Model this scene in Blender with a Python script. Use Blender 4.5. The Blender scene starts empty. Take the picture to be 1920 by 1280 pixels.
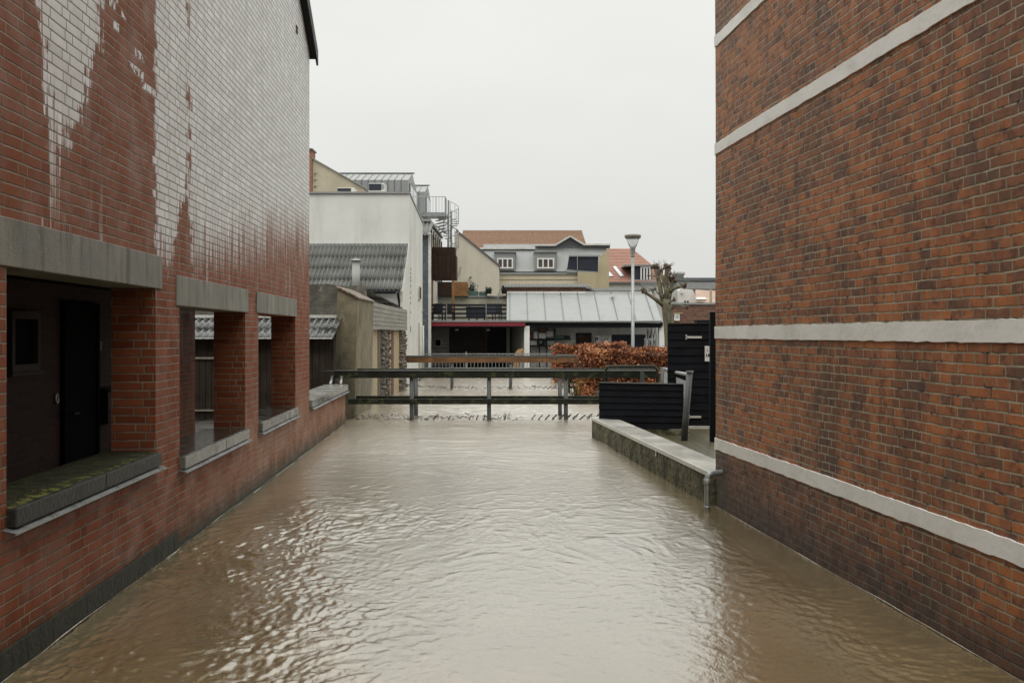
import bpy, math, random
import numpy as np
from mathutils import Vector, Matrix
R = math.radians
random.seed(7)
scene = bpy.context.scene
COL = scene.collection

# ------------------------------------------------------------------ camera
HC = 1.85                     # eye height above the water
F = 1866.7                    # focal length in pixels of the 1920 px wide photograph
cam_d = bpy.data.cameras.new('camera')
cam = bpy.data.objects.new('camera', cam_d)
COL.objects.link(cam)
cam.location = (0, 0, HC)
cam.rotation_euler = (R(90), 0, 0)
cam_d.lens = 35.0
cam_d.sensor_width = 36.0
cam_d.shift_y = -14 / 1920
cam_d.clip_start = 0.05
cam_d.clip_end = 3000
scene.camera = cam

# ------------------------------------------------------------------ sky, sun, exposure
SUN_EL, SUN_ROT = R(55), R(200)
world = bpy.data.worlds.new('World')
scene.world = world
world.use_nodes = True
wn = world.node_tree
for n in list(wn.nodes):
    wn.nodes.remove(n)
w_out = wn.nodes.new('ShaderNodeOutputWorld')
w_bg = wn.nodes.new('ShaderNodeBackground')
w_sky = wn.nodes.new('ShaderNodeTexSky')
w_sky.sky_type = 'NISHITA'
w_sky.sun_disc = False
w_sky.sun_elevation = SUN_EL
w_sky.sun_rotation = SUN_ROT
w_sky.air_density = 2.0
w_sky.dust_density = 6.0
w_hsv = wn.nodes.new('ShaderNodeHueSaturation')
w_hsv.inputs['Saturation'].default_value = 0.12
wn.links.new(w_sky.outputs[0], w_hsv.inputs['Color'])
w_tc = wn.nodes.new('ShaderNodeTexCoord')
w_sep = wn.nodes.new('ShaderNodeSeparateXYZ')
wn.links.new(w_tc.outputs['Generated'], w_sep.inputs[0])
w_ramp = wn.nodes.new('ShaderNodeValToRGB')          # overcast: brighter towards the zenith
cr = w_ramp.color_ramp
cr.elements[0].position = 0.0
cr.elements[0].color = (7.75, 7.83, 7.55, 1)
cr.elements[1].position = 1.0
cr.elements[1].color = (27.0, 27.0, 25.6, 1)
e = cr.elements.new(0.33)
e.color = (9.1, 9.18, 8.8, 1)
wn.links.new(w_sep.outputs['Z'], w_ramp.inputs[0])
w_noise = wn.nodes.new('ShaderNodeTexNoise')
w_noise.inputs['Scale'].default_value = 2.2
w_noise.inputs['Detail'].default_value = 4
w_map = wn.nodes.new('ShaderNodeMapping')
w_map.inputs['Scale'].default_value = (1, 1, 2.5)
wn.links.new(w_tc.outputs['Generated'], w_map.inputs[0])
wn.links.new(w_map.outputs[0], w_noise.inputs['Vector'])
w_mr = wn.nodes.new('ShaderNodeMapRange')
w_mr.inputs[1].default_value = 0.3
w_mr.inputs[2].default_value = 0.7
w_mr.inputs[3].default_value = 0.94
w_mr.inputs[4].default_value = 1.06
wn.links.new(w_noise.outputs[0], w_mr.inputs[0])
w_mul = wn.nodes.new('ShaderNodeVectorMath')
w_mul.operation = 'SCALE'
wn.links.new(w_ramp.outputs[0], w_mul.inputs[0])
wn.links.new(w_mr.outputs[0], w_mul.inputs['Scale'])
w_mix = wn.nodes.new('ShaderNodeMix')
w_mix.data_type = 'RGBA'
w_mix.inputs[0].default_value = 0.9
wn.links.new(w_hsv.outputs[0], w_mix.inputs[6])
wn.links.new(w_mul.outputs[0], w_mix.inputs[7])
wn.links.new(w_mix.outputs[2], w_bg.inputs['Color'])
w_bg.inputs['Strength'].default_value = 0.1
wn.links.new(w_bg.outputs[0], w_out.inputs[0])

sun_d = bpy.data.lights.new('sun', 'SUN')
sun_d.energy = 0.5
sun_d.angle = R(40)
sun_d.color = (1.0, 0.97, 0.93)
sun = bpy.data.objects.new('sun', sun_d)
COL.objects.link(sun)
sun.rotation_euler = (R(90) - SUN_EL, 0, R(180) - SUN_ROT)

scene.view_settings.view_transform = 'Standard'
scene.view_settings.look = 'None'
scene.view_settings.exposure = 0.0
scene.view_settings.gamma = 1.0
scene.view_settings.use_curve_mapping = False
scene.cycles.max_bounces = 6
scene.cycles.diffuse_bounces = 3
scene.cycles.glossy_bounces = 3
scene.cycles.transmission_bounces = 4
scene.cycles.caustics_reflective = False
scene.cycles.caustics_refractive = False


# ------------------------------------------------------------------ measuring: where a point of the photo lies at a known distance
def X(u, Y):
    return (u - 960) / F * Y


def Z(v, Y):
    return HC + (626 - v) / F * Y


def P(u, v, Y):
    return Vector((X(u, Y), Y, Z(v, Y)))


# ------------------------------------------------------------------ mesh helper
OFF = {}


class MB:
    def __init__(self):
        self.v = []
        self.f = []
        self.tone = None

    def add(self, vs, fs):
        n = len(self.v)
        self.v += [tuple(p) for p in vs]
        self.f += [tuple(i + n for i in f) for f in fs]
        return self

    def box(self, x0, x1, y0, y1, z0, z1):
        if x1 < x0: x0, x1 = x1, x0
        if y1 < y0: y0, y1 = y1, y0
        if z1 < z0: z0, z1 = z1, z0
        return self.add([(x0, y0, z0), (x1, y0, z0), (x1, y1, z0), (x0, y1, z0), (x0, y0, z1), (x1, y0, z1), (x1, y1, z1), (x0, y1, z1)],
                        [(0, 3, 2, 1), (4, 5, 6, 7), (0, 1, 5, 4), (1, 2, 6, 5), (2, 3, 7, 6), (3, 0, 4, 7)])

    def poly(self, pts):
        return self.add(pts, [tuple(range(len(pts)))])

    def prism(self, pts, d):
        d = Vector(d)
        pts = [Vector(p) for p in pts]
        n = len(pts)
        nrm = Vector((0, 0, 0))
        for i in range(n):
            nrm += pts[i].cross(pts[(i + 1) % n])
        if nrm.dot(d) > 0:
            pts = pts[::-1]
        q = [p + d for p in pts]
        fs = [tuple(range(n)), tuple(range(2 * n - 1, n - 1, -1))]
        for i in range(n):
            j = (i + 1) % n
            fs.append((j, i, n + i, n + j))
        return self.add(pts + q, fs)

    def beam(self, a, b, w, h, up=(0, 0, 1)):
        """a bar from a to b, w wide, h high"""
        a, b = Vector(a), Vector(b)
        d = (b - a).normalized()
        s = d.cross(Vector(up))
        if s.length < 1e-4:
            s = d.cross(Vector((0, 1, 0)))
        s.normalize()
        t = s.cross(d).normalized()
        s *= w / 2
        t *= h / 2
        return self.prism([a - s - t, a + s - t, a + s + t, a - s + t], b - a)

    def tube(self, pts, r, n=8, caps=True, wob=0.0):
        pts = [Vector(p) for p in pts]
        m = len(pts)
        rr = r if isinstance(r, (list, tuple)) else [r] * m
        base = len(self.v)
        ref = None
        for i, p in enumerate(pts):
            if i == 0: d = pts[1] - pts[0]
            elif i == m - 1: d = pts[-1] - pts[-2]
            else: d = (pts[i + 1] - pts[i]).normalized() + (pts[i] - pts[i - 1]).normalized()
            d.normalize()
            if ref is None:
                ref = Vector((0, 0, 1)) if abs(d.z) < 0.9 else Vector((1, 0, 0))
            s = d.cross(ref).normalized()
            t = s.cross(d).normalized()
            ref = t
            for k in range(n):
                a = 2 * math.pi * k / n
                q = rr[i] * (1 + (random.uniform(-wob, wob) if wob else 0))
                self.v.append(tuple(p + (s * math.cos(a) + t * math.sin(a)) * q))
        for i in range(m - 1):
            for k in range(n):
                k2 = (k + 1) % n
                self.f.append((base + i * n + k, base + (i + 1) * n + k, base + (i + 1) * n + k2, base + i * n + k2))
        if caps:
            self.f.append(tuple(base + k for k in range(n)))
            self.f.append(tuple(base + (m - 1) * n + k for k in range(n - 1, -1, -1)))
        return self

    def lathe(self, c, prof, n=20):
        c = Vector(c)
        base = len(self.v)
        for (r, z) in prof:
            for k in range(n):
                a = 2 * math.pi * k / n
                self.v.append((c.x + r * math.cos(a), c.y + r * math.sin(a), c.z + z))
        for i in range(len(prof) - 1):
            for k in range(n):
                k2 = (k + 1) % n
                self.f.append((base + i * n + k, base + i * n + k2, base + (i + 1) * n + k2, base + (i + 1) * n + k))
        self.f.append(tuple(base + k for k in range(n - 1, -1, -1)))
        self.f.append(tuple(base + (len(prof) - 1) * n + k for k in range(n)))
        return self

    def lump(self, c, r, n=8, jit=0.25, sz=1.0):
        c = Vector(c)
        base = len(self.v)
        m = n // 2 + 1
        for i in range(m + 1):
            th = math.pi * i / m
            for k in range(n):
                a = 2 * math.pi * k / n
                q = r * (1 + random.uniform(-jit, jit))
                self.v.append((c.x + q * math.sin(th) * math.cos(a), c.y + q * math.sin(th) * math.sin(a), c.z + sz * q * math.cos(th)))
        for i in range(m):
            for k in range(n):
                k2 = (k + 1) % n
                self.f.append((base + i * n + k, base + (i + 1) * n + k, base + (i + 1) * n + k2, base + i * n + k2))
        return self

    def corr(self, x0, x1, ya, za, yb, zb, pitch, amp, th=0.008, seg=8, laps=1):
        """corrugated sheet between the eave line (ya, za) and the top line (yb, zb)"""
        n = max(4, int((x1 - x0) / pitch * seg))
        L = math.hypot(yb - ya, zb - za)
        ny, nz = -(zb - za) / L, (yb - ya) / L
        for l in range(laps):
            t0 = l / laps - (0.04 if l else 0)
            t1 = (l + 1) / laps
            lo0 = 0.02 * (laps - l) * 0
            vs = []
            for i in range(n + 1):
                x = x0 + (x1 - x0) * i / n
                h = amp * math.cos(2 * math.pi * (x - x0) / pitch)
                for t, e2 in ((t0, 0.012 if laps > 1 else 0), (t1, 0.0)):
                    y = ya + (yb - ya) * t
                    z = za + (zb - za) * t
                    vs.append((x, y + ny * (h + e2), z + nz * (h + e2)))
                    vs.append((x, y + ny * (h + e2 - th), z + nz * (h + e2 - th)))
            fs = []
            for i in range(n):
                a, b = 4 * i, 4 * i + 4
                fs += [(a, b, b + 2, a + 2), (a + 1, a + 3, b + 3, b + 1), (a, a + 1, b + 1, b), (a + 2, b + 2, b + 3, a + 3)]
            self.add(vs, fs)
        return self

    def gridwall(self, ss, zs, solid, t0, t1):
        """wall in the y-z plane between x=t0 and x=t1 with rectangular holes"""
        ns, nz = len(ss) - 1, len(zs) - 1
        ok = lambda i, j: 0 <= i < ns and 0 <= j < nz and solid(i, j)
        for i in range(ns):
            for j in range(nz):
                if not ok(i, j): continue
                a, b, c, d = ss[i], ss[i + 1], zs[j], zs[j + 1]
                self.add([(t1, a, c), (t1, b, c), (t1, b, d), (t1, a, d)], [(0, 1, 2, 3)])
                self.add([(t0, a, c), (t0, b, c), (t0, b, d), (t0, a, d)], [(3, 2, 1, 0)])
                if not ok(i - 1, j): self.add([(t0, a, c), (t1, a, c), (t1, a, d), (t0, a, d)], [(0, 1, 2, 3)])
                if not ok(i + 1, j): self.add([(t0, b, c), (t1, b, c), (t1, b, d), (t0, b, d)], [(3, 2, 1, 0)])
                if not ok(i, j - 1): self.add([(t0, a, c), (t1, a, c), (t1, b, c), (t0, b, c)], [(3, 2, 1, 0)])
                if not ok(i, j + 1): self.add([(t0, a, d), (t1, a, d), (t1, b, d), (t0, b, d)], [(0, 1, 2, 3)])
        return self

    def leaves(self, sampler, n, size, flat=0.5):
        if self.tone is None:
            self.tone = []
        for _ in range(n):
            c, tn = sampler()
            c = Vector(c)
            a = Vector((random.gauss(0, 1), random.gauss(0, 1), random.gauss(0, 1))).normalized()
            b = a.cross(Vector((random.gauss(0, 1), random.gauss(0, 1), random.gauss(0, 1)))).normalized()
            nn = a.cross(b)
            s = size * random.uniform(0.6, 1.3)
            w = s * flat
            k = random.uniform(-0.25, 0.25) * s
            self.add([c - a * s, c + b * w + nn * k, c + a * s, c - b * w + nn * k], [(0, 1, 2), (0, 2, 3)])
            self.tone += [tn, tn]
        return self

    def build(self, name, mat, parent=None, smooth=False, bevel=0.0, label=None):
        off = OFF.get(parent, Vector((0, 0, 0))) if parent is not None else Vector((0, 0, 0))
        me = bpy.data.meshes.new(name)
        vs = [(p[0] - off.x, p[1] - off.y, p[2] - off.z) for p in self.v]
        me.from_pydata(vs, [], self.f)
        me.validate()
        me.update()
        if self.tone is not None:
            at = me.attributes.new('tone', 'FLOAT', 'FACE')
            at.data.foreach_set('value', self.tone[:len(me.polygons)])
        me.materials.append(mat)
        if smooth:
            me.polygons.foreach_set('use_smooth', [True] * len(me.polygons))
        o = bpy.data.objects.new(name, me)
        COL.objects.link(o)
        if parent is not None:
            o.parent = parent
            OFF[o] = off
        if bevel:
            b = o.modifiers.new('bevel', 'BEVEL')
            b.width = bevel
            b.segments = 2
            b.limit_method = 'ANGLE'
            b.angle_limit = R(40)
        if label:
            o['label'] = label
        return o


def tag(o, label=None, cat=None, group=None, kind=None):
    if label: o['label'] = label
    if cat: o['category'] = cat
    if group: o['group'] = group
    if kind: o['kind'] = kind
    return o


def thing(name, label, cat, loc, group=None, rotz=0.0, local=False):
    o = bpy.data.objects.new(name, None)
    o.empty_display_size = 0.2
    COL.objects.link(o)
    o.location = loc
    o.rotation_euler = (0, 0, rotz)
    OFF[o] = Vector((0, 0, 0)) if local else Vector(loc)
    return tag(o, label, cat, group)


def text(body, size, loc, rot, mat, parent, name='lettering', bold=0.0):
    c = bpy.data.curves.new(name, 'FONT')
    c.body = body
    c.size = size
    c.extrude = 0.002
    c.offset = bold
    c.align_x = 'CENTER'
    c.align_y = 'CENTER'
    c.materials.append(mat)
    f = bpy.data.objects.new(name, c)
    COL.objects.link(f)
    me = bpy.data.meshes.new_from_object(f.evaluated_get(bpy.context.evaluated_depsgraph_get()))
    me.name = name
    bpy.data.objects.remove(f)
    o = bpy.data.objects.new(name, me)
    COL.objects.link(o)
    o.location = Vector(loc) - OFF.get(parent, Vector((0, 0, 0)))
    o.rotation_euler = rot
    o.parent = parent
    return o


# ------------------------------------------------------------------ materials
class NT:
    def __init__(self, name):
        self.m = bpy.data.materials.new(name)
        self.m.use_nodes = True
        self.t = self.m.node_tree
        self.b = self.t.nodes['Principled BSDF']
        self.out = self.t.nodes['Material Output']
        self.tc = None

    def n(self, typ, **kw):
        nd = self.t.nodes.new(typ)
        for k, val in kw.items():
            setattr(nd, k, val)
        return nd

    def set(self, sock, val):
        if val is None: return
        if isinstance(val, bpy.types.NodeSocket): self.t.links.new(val, sock)
        elif isinstance(val, tuple) and len(val) == 3 and sock.type == 'RGBA': sock.default_value = (*val, 1)
        else: sock.default_value = val

    def m_(self, op, a, b=None, c=None, clamp=False):
        nd = self.n('ShaderNodeMath', operation=op, use_clamp=clamp)
        self.set(nd.inputs[0], a)
        self.set(nd.inputs[1], b)
        if c is not None: self.set(nd.inputs[2], c)
        return nd.outputs[0]

    def obj(self):
        if self.tc is None: self.tc = self.n('ShaderNodeTexCoord')
        return self.tc.outputs['Object']

    def mapv(self, vec, scale=(1, 1, 1), loc=(0, 0, 0)):
        nd = self.n('ShaderNodeMapping')
        self.set(nd.inputs[0], vec)
        nd.inputs['Scale'].default_value = scale
        nd.inputs['Location'].default_value = loc
        return nd.outputs[0]

    def noise(self, vec, scale, detail=4, rough=0.6, out=0):
        nd = self.n('ShaderNodeTexNoise')
        self.set(nd.inputs['Vector'], vec)
        nd.inputs['Scale'].default_value = scale
        nd.inputs['Detail'].default_value = detail
        nd.inputs['Roughness'].default_value = rough
        return nd.outputs[out]

    def white(self, x, y, z=0.0):
        cv = self.n('ShaderNodeCombineXYZ')
        self.set(cv.inputs[0], x)
        self.set(cv.inputs[1], y)
        self.set(cv.inputs[2], z)
        nd = self.n('ShaderNodeTexWhiteNoise', noise_dimensions='3D')
        self.t.links.new(cv.outputs[0], nd.inputs['Vector'])
        return nd.outputs['Value']

    def sstep(self, x, a, b, lo=0.0, hi=1.0):
        nd = self.n('ShaderNodeMapRange', interpolation_type='SMOOTHSTEP')
        self.set(nd.inputs[0], x)
        self.set(nd.inputs[1], a)
        self.set(nd.inputs[2], b)
        self.set(nd.inputs[3], lo)
        self.set(nd.inputs[4], hi)
        return nd.outputs[0]

    def lin(self, x, a, b, lo, hi):
        nd = self.n('ShaderNodeMapRange')
        for i, q in enumerate((x, a, b, lo, hi)):
            self.set(nd.inputs[i], q)
        return nd.outputs[0]

    def mix(self, fac, a, b, blend='MIX'):
        nd = self.n('ShaderNodeMix', data_type='RGBA', blend_type=blend)
        self.set(nd.inputs[0], fac)
        self.set(nd.inputs[6], a)
        self.set(nd.inputs[7], b)
        return nd.outputs[2]

    def ramp(self, x, stops, const=False):
        nd = self.n('ShaderNodeValToRGB')
        self.set(nd.inputs[0], x)
        cr = nd.color_ramp
        if const: cr.interpolation = 'CONSTANT'
        while len(cr.elements) < len(stops):
            cr.elements.new(0.5)
        for e, (p, c) in zip(cr.elements, stops):
            e.position = p
            e.color = (*c, 1)
        return nd.outputs[0]

    def sep(self, vec):
        nd = self.n('ShaderNodeSeparateXYZ')
        self.set(nd.inputs[0], vec)
        return nd.outputs

    def bump(self, h, dist, strength=1.0, normal=None):
        nd = self.n('ShaderNodeBump')
        self.set(nd.inputs['Height'], h)
        nd.inputs['Distance'].default_value = dist
        nd.inputs['Strength'].default_value = strength
        if normal is not None: self.set(nd.inputs['Normal'], normal)
        return nd.outputs[0]

    def fin(self, col=None, rough=None, normal=None, **kw):
        self.set(self.b.inputs['Base Color'], col)
        self.set(self.b.inputs['Roughness'], rough)
        if normal is not None: self.set(self.b.inputs['Normal'], normal)
        for k, val in kw.items():
            self.set(self.b.inputs[k.replace('_', ' ')], val)
        return self.m


def cs(c, k):
    return tuple(min(1.0, x * k) for x in c)


def surf(name, col, rough=0.6, var=0.25, scale=3.0, bump=0.004, bscale=40.0, metallic=0.0, stain=None, sf=0.0, sscale=(3, 3, 0.5), spots=None, spf=0.6, spscale=6.0, grain=None, wet=0.0, spec=None):
    q = NT(name)
    if spec is None:
        spec = 0.18 if max(col) < 0.06 else 0.5
    o = q.obj()
    n1 = q.noise(o, scale, 6, 0.65)
    c = q.mix(q.sstep(n1, 0.3, 0.7), cs(col, 1 - var), cs(col, 1 + var))
    if grain:
        g = q.noise(q.mapv(o, grain), 1.0, 4, 0.7)
        c = q.mix(q.sstep(g, 0.3, 0.75), c, cs(col, 0.55))
    if stain:
        s1 = q.noise(q.mapv(o, sscale), 1.0, 5, 0.7)
        c = q.mix(q.m_('MULTIPLY', q.sstep(s1, 0.45, 0.72), sf), c, stain)
    if spots:
        s2 = q.noise(o, spscale, 5, 0.7)
        c = q.mix(q.sstep(s2, spf, spf + 0.08), c, spots)
    n2 = q.noise(o, bscale, 3, 0.5)
    rg = q.lin(n1, 0.3, 0.7, max(0.04, rough - 0.15 - wet), min(1, rough + 0.1))
    nm = q.bump(q.m_('ADD', n2, q.m_('MULTIPLY', n1, 0.6)), bump, 0.8)
    return q.fin(c, rg, nm, Metallic=metallic, Specular_IOR_Level=spec)


def brick_nodes(q, bond, h=0.0667, wob=0.004, joint=0.0055, jit=0.004):
    """returns (mask of brick 0..1, per-brick random, second random, s, z)"""
    o = q.obj()
    x, y, z = q.sep(o)[:]
    g = q.n('ShaderNodeNewGeometry')
    nx, ny, nz = q.sep(g.outputs['Normal'])[:]
    side = q.m_('GREATER_THAN', q.m_('ABSOLUTE', nx), q.m_('ABSOLUTE', ny))
    s = q.m_('ADD', q.m_('MULTIPLY', y, side), q.m_('MULTIPLY', x, q.m_('SUBTRACT', 1.0, side)))
    wn_ = q.noise(o, 2.6, 3, 0.6, out=1)
    wx, wy, wz = q.sep(wn_)[:]
    sw = q.m_('ADD', s, q.m_('MULTIPLY', q.m_('SUBTRACT', wx, 0.5), wob * 5))
    zw = q.m_('ADD', z, q.m_('MULTIPLY', q.m_('SUBTRACT', wy, 0.5), wob * 3))
    wf_ = q.sep(q.noise(o, 14, 2, 0.5, out=1))
    sw = q.m_('ADD', sw, q.m_('MULTIPLY', q.m_('SUBTRACT', wf_[0], 0.5), jit * 1.6))
    zw = q.m_('ADD', zw, q.m_('MULTIPLY', q.m_('SUBTRACT', wf_[1], 0.5), jit))
    rz = q.m_('DIVIDE', zw, h)
    row = q.m_('FLOOR', rz)
    fz = q.m_('SUBTRACT', rz, row)
    odd = q.m_('FLOORED_MODULO', row, 2.0)
    rr = q.white(row, 3.3)
    if bond == 'cross':
        half = q.m_('FLOORED_MODULO', q.m_('FLOOR', q.m_('DIVIDE', row, 2.0)), 2.0)
        L = q.m_('ADD', q.m_('MULTIPLY', odd, 0.12), 0.12)
        sh = q.m_('ADD', q.m_('MULTIPLY', q.m_('MULTIPLY', odd, half), 0.12), q.m_('MULTIPLY', q.m_('SUBTRACT', 1.0, odd), 0.06))
        sh = q.m_('ADD', sh, q.m_('MULTIPLY', rr, 0.03))
        qq = q.m_('DIVIDE', q.m_('ADD', sw, sh), L)
        b = q.m_('FLOOR', qq)
        fb = q.m_('SUBTRACT', qq, b)
        dx = q.m_('MULTIPLY', q.m_('MINIMUM', fb, q.m_('SUBTRACT', 1.0, fb)), L)
    else:
        sh = q.m_('ADD', q.m_('MULTIPLY', odd, 0.3), q.m_('MULTIPLY', rr, 0.05))
        u = q.m_('DIVIDE', q.m_('ADD', sw, sh), 0.6)
        b0 = q.m_('FLOOR', u)
        q5 = q.m_('MULTIPLY', q.m_('SUBTRACT', u, b0), 5.0)
        k = q.m_('ADD', q.m_('GREATER_THAN', q5, 2.0), q.m_('GREATER_THAN', q5, 4.0))
        b = q.m_('ADD', q.m_('MULTIPLY', b0, 3.0), k)
        d1 = q.m_('MINIMUM', q5, q.m_('SUBTRACT', 5.0, q5))
        d2 = q.m_('MINIMUM', q.m_('ABSOLUTE', q.m_('SUBTRACT', q5, 2.0)), q.m_('ABSOLUTE', q.m_('SUBTRACT', q5, 4.0)))
        dx = q.m_('MULTIPLY', q.m_('MINIMUM', d1, d2), 0.12)
    dz = q.m_('MULTIPLY', q.m_('MINIMUM', fz, q.m_('SUBTRACT', 1.0, fz)), h)
    en = q.noise(o, 60.0, 3, 0.7)
    r1 = q.white(b, row, 0.5)
    r2 = q.white(b, row, 7.5)
    d = q.m_('ADD', q.m_('MINIMUM', dx, dz), q.m_('MULTIPLY', q.m_('SUBTRACT', en, 0.5), 0.006))
    mask = q.sstep(d, joint - 0.002, joint + 0.0025)
    return mask, r1, r2, s, z, o, fz, row


def brick_plain(name, cols, mortar, bond='cross', rough=0.8, h=0.0667):
    q = NT(name)
    mask, r1, r2, s, z, o, fz, row = brick_nodes(q, bond, h)
    n = len(cols)
    c = q.ramp(r1, [(i / max(1, n - 1), cc) for i, cc in enumerate(cols)])
    n1 = q.noise(o, 22, 5, 0.7)
    c = q.mix(q.sstep(n1, 0.35, 0.75, 0, 0.5), c, cs(cols[0], 0.5))
    c = q.mix(mask, mortar, c)
    nm = q.bump(q.m_('ADD', mask, q.m_('MULTIPLY', n1, 0.4)), 0.006, 0.8)
    return q.fin(c, rough, nm)


def m_left_brick():
    q = NT('wet_red_brick')
    mask, r1, r2, s, z, o, fz, row = brick_nodes(q, 'monk', wob=0.0035, joint=0.005)
    c = q.ramp(r1, [(0, (0.18, 0.053, 0.026)), (0.35, (0.235, 0.070, 0.033)), (0.7, (0.28, 0.090, 0.042)), (1, (0.235, 0.083, 0.044))])
    c = q.mix(q.sstep(z, 1.9, 2.9, 0, 0.55), c, (0.27, 0.118, 0.07))
    n1 = q.noise(o, 30, 5, 0.7)
    n3 = q.noise(o, 1.3, 4, 0.6)
    c = q.mix(q.sstep(n1, 0.35, 0.8, 0, 0.35), c, (0.13, 0.04, 0.025))
    # lime bloom near the far low end, as patches
    c = q.mix(q.m_('MULTIPLY', q.sstep(n3, 0.35, 0.6, 0.15, 0.65), q.m_('MULTIPLY', q.sstep(s, 8.3, 11.5), q.sstep(z, 1.3, 0.5))), c, (0.36, 0.21, 0.135))
    # dark damp streaks
    dn = q.noise(q.mapv(o, (7, 7, 0.5)), 1.0, 5, 0.7)
    c = q.mix(q.m_('MULTIPLY', q.sstep(dn, 0.52, 0.72), 0.45), c, (0.10, 0.03, 0.02))
    mort = q.mix(q.sstep(q.noise(o, 5, 4), 0.35, 0.65), (0.17, 0.145, 0.11), (0.30, 0.26, 0.20))
    # sky glare on the wet wall, painted pale with dripping edges
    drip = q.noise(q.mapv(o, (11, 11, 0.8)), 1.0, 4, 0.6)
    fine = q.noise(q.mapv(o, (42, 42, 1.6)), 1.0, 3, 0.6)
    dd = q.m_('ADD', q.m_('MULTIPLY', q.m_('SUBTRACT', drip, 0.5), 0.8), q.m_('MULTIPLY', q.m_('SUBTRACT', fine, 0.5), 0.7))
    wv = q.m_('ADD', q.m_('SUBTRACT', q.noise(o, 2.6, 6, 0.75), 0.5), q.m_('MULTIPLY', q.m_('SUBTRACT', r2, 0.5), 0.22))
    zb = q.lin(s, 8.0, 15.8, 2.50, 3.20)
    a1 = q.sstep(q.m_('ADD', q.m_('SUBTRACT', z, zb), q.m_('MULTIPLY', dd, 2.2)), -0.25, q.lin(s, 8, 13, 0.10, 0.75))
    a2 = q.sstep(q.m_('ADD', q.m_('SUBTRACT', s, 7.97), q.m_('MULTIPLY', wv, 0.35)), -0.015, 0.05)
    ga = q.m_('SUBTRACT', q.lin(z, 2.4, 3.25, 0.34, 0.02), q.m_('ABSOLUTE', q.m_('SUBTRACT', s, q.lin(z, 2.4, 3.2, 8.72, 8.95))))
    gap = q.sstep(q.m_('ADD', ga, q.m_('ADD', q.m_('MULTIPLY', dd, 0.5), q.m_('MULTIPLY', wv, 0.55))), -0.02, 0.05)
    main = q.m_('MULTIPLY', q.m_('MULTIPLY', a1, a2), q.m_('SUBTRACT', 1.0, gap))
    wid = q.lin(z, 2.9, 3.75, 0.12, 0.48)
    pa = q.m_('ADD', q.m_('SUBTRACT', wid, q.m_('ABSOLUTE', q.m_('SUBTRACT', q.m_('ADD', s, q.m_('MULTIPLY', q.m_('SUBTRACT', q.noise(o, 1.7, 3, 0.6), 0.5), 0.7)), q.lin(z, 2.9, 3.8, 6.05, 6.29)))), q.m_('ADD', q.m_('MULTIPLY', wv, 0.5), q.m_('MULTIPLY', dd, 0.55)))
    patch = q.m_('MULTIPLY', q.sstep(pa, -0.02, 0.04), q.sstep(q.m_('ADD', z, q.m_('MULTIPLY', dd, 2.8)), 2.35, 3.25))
    # a few single bricks that carry the painted glare too
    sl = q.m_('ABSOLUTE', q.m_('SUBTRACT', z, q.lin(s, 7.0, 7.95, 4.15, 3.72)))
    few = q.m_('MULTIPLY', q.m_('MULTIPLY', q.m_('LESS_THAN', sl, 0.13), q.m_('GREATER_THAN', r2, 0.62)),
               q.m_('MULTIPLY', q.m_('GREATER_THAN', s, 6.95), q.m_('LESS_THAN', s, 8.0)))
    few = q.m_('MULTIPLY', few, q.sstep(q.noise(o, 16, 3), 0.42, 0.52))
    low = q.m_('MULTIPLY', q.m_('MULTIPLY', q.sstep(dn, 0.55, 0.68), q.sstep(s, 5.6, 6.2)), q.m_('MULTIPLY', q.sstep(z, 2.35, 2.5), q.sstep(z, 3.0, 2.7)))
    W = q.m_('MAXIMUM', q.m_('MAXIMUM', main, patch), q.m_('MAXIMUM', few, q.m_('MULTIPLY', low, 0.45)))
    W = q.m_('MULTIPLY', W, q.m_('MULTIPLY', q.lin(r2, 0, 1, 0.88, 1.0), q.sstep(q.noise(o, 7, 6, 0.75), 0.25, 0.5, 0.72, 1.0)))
    glare = q.mix(r1, (0.70, 0.72, 0.725), (0.81, 0.83, 0.835))
    glare = q.mix(q.sstep(dn, 0.45, 0.75, 0, 0.3), glare, (0.50, 0.47, 0.45))
    c = q.mix(W, c, glare)
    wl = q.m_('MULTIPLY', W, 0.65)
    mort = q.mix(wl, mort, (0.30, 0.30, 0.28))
    c = q.mix(mask, mort, c)
    # algae just above the water
    al = q.sstep(q.m_('ADD', z, q.m_('MULTIPLY', q.noise(o, 5, 5), 0.3)), 0.46, 0.2)
    c = q.mix(q.m_('MULTIPLY', al, 0.75), c, (0.045, 0.045, 0.03))
    hgt = q.m_('ADD', q.m_('ADD', mask, q.m_('MULTIPLY', n1, 0.25)), q.m_('MULTIPLY', r2, 0.35))
    nm = q.bump(hgt, 0.007, 0.9)
    rg = q.lin(q.noise(o, 3, 4), 0.35, 0.65, 0.35, 0.75)
    rg = q.m_('ADD', q.m_('MULTIPLY', rg, mask), q.m_('MULTIPLY', 0.55, q.m_('SUBTRACT', 1.0, mask)))
    return q.fin(c, rg, nm, Specular_IOR_Level=q.lin(W, 0, 1, 0.09, 0.4))


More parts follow.
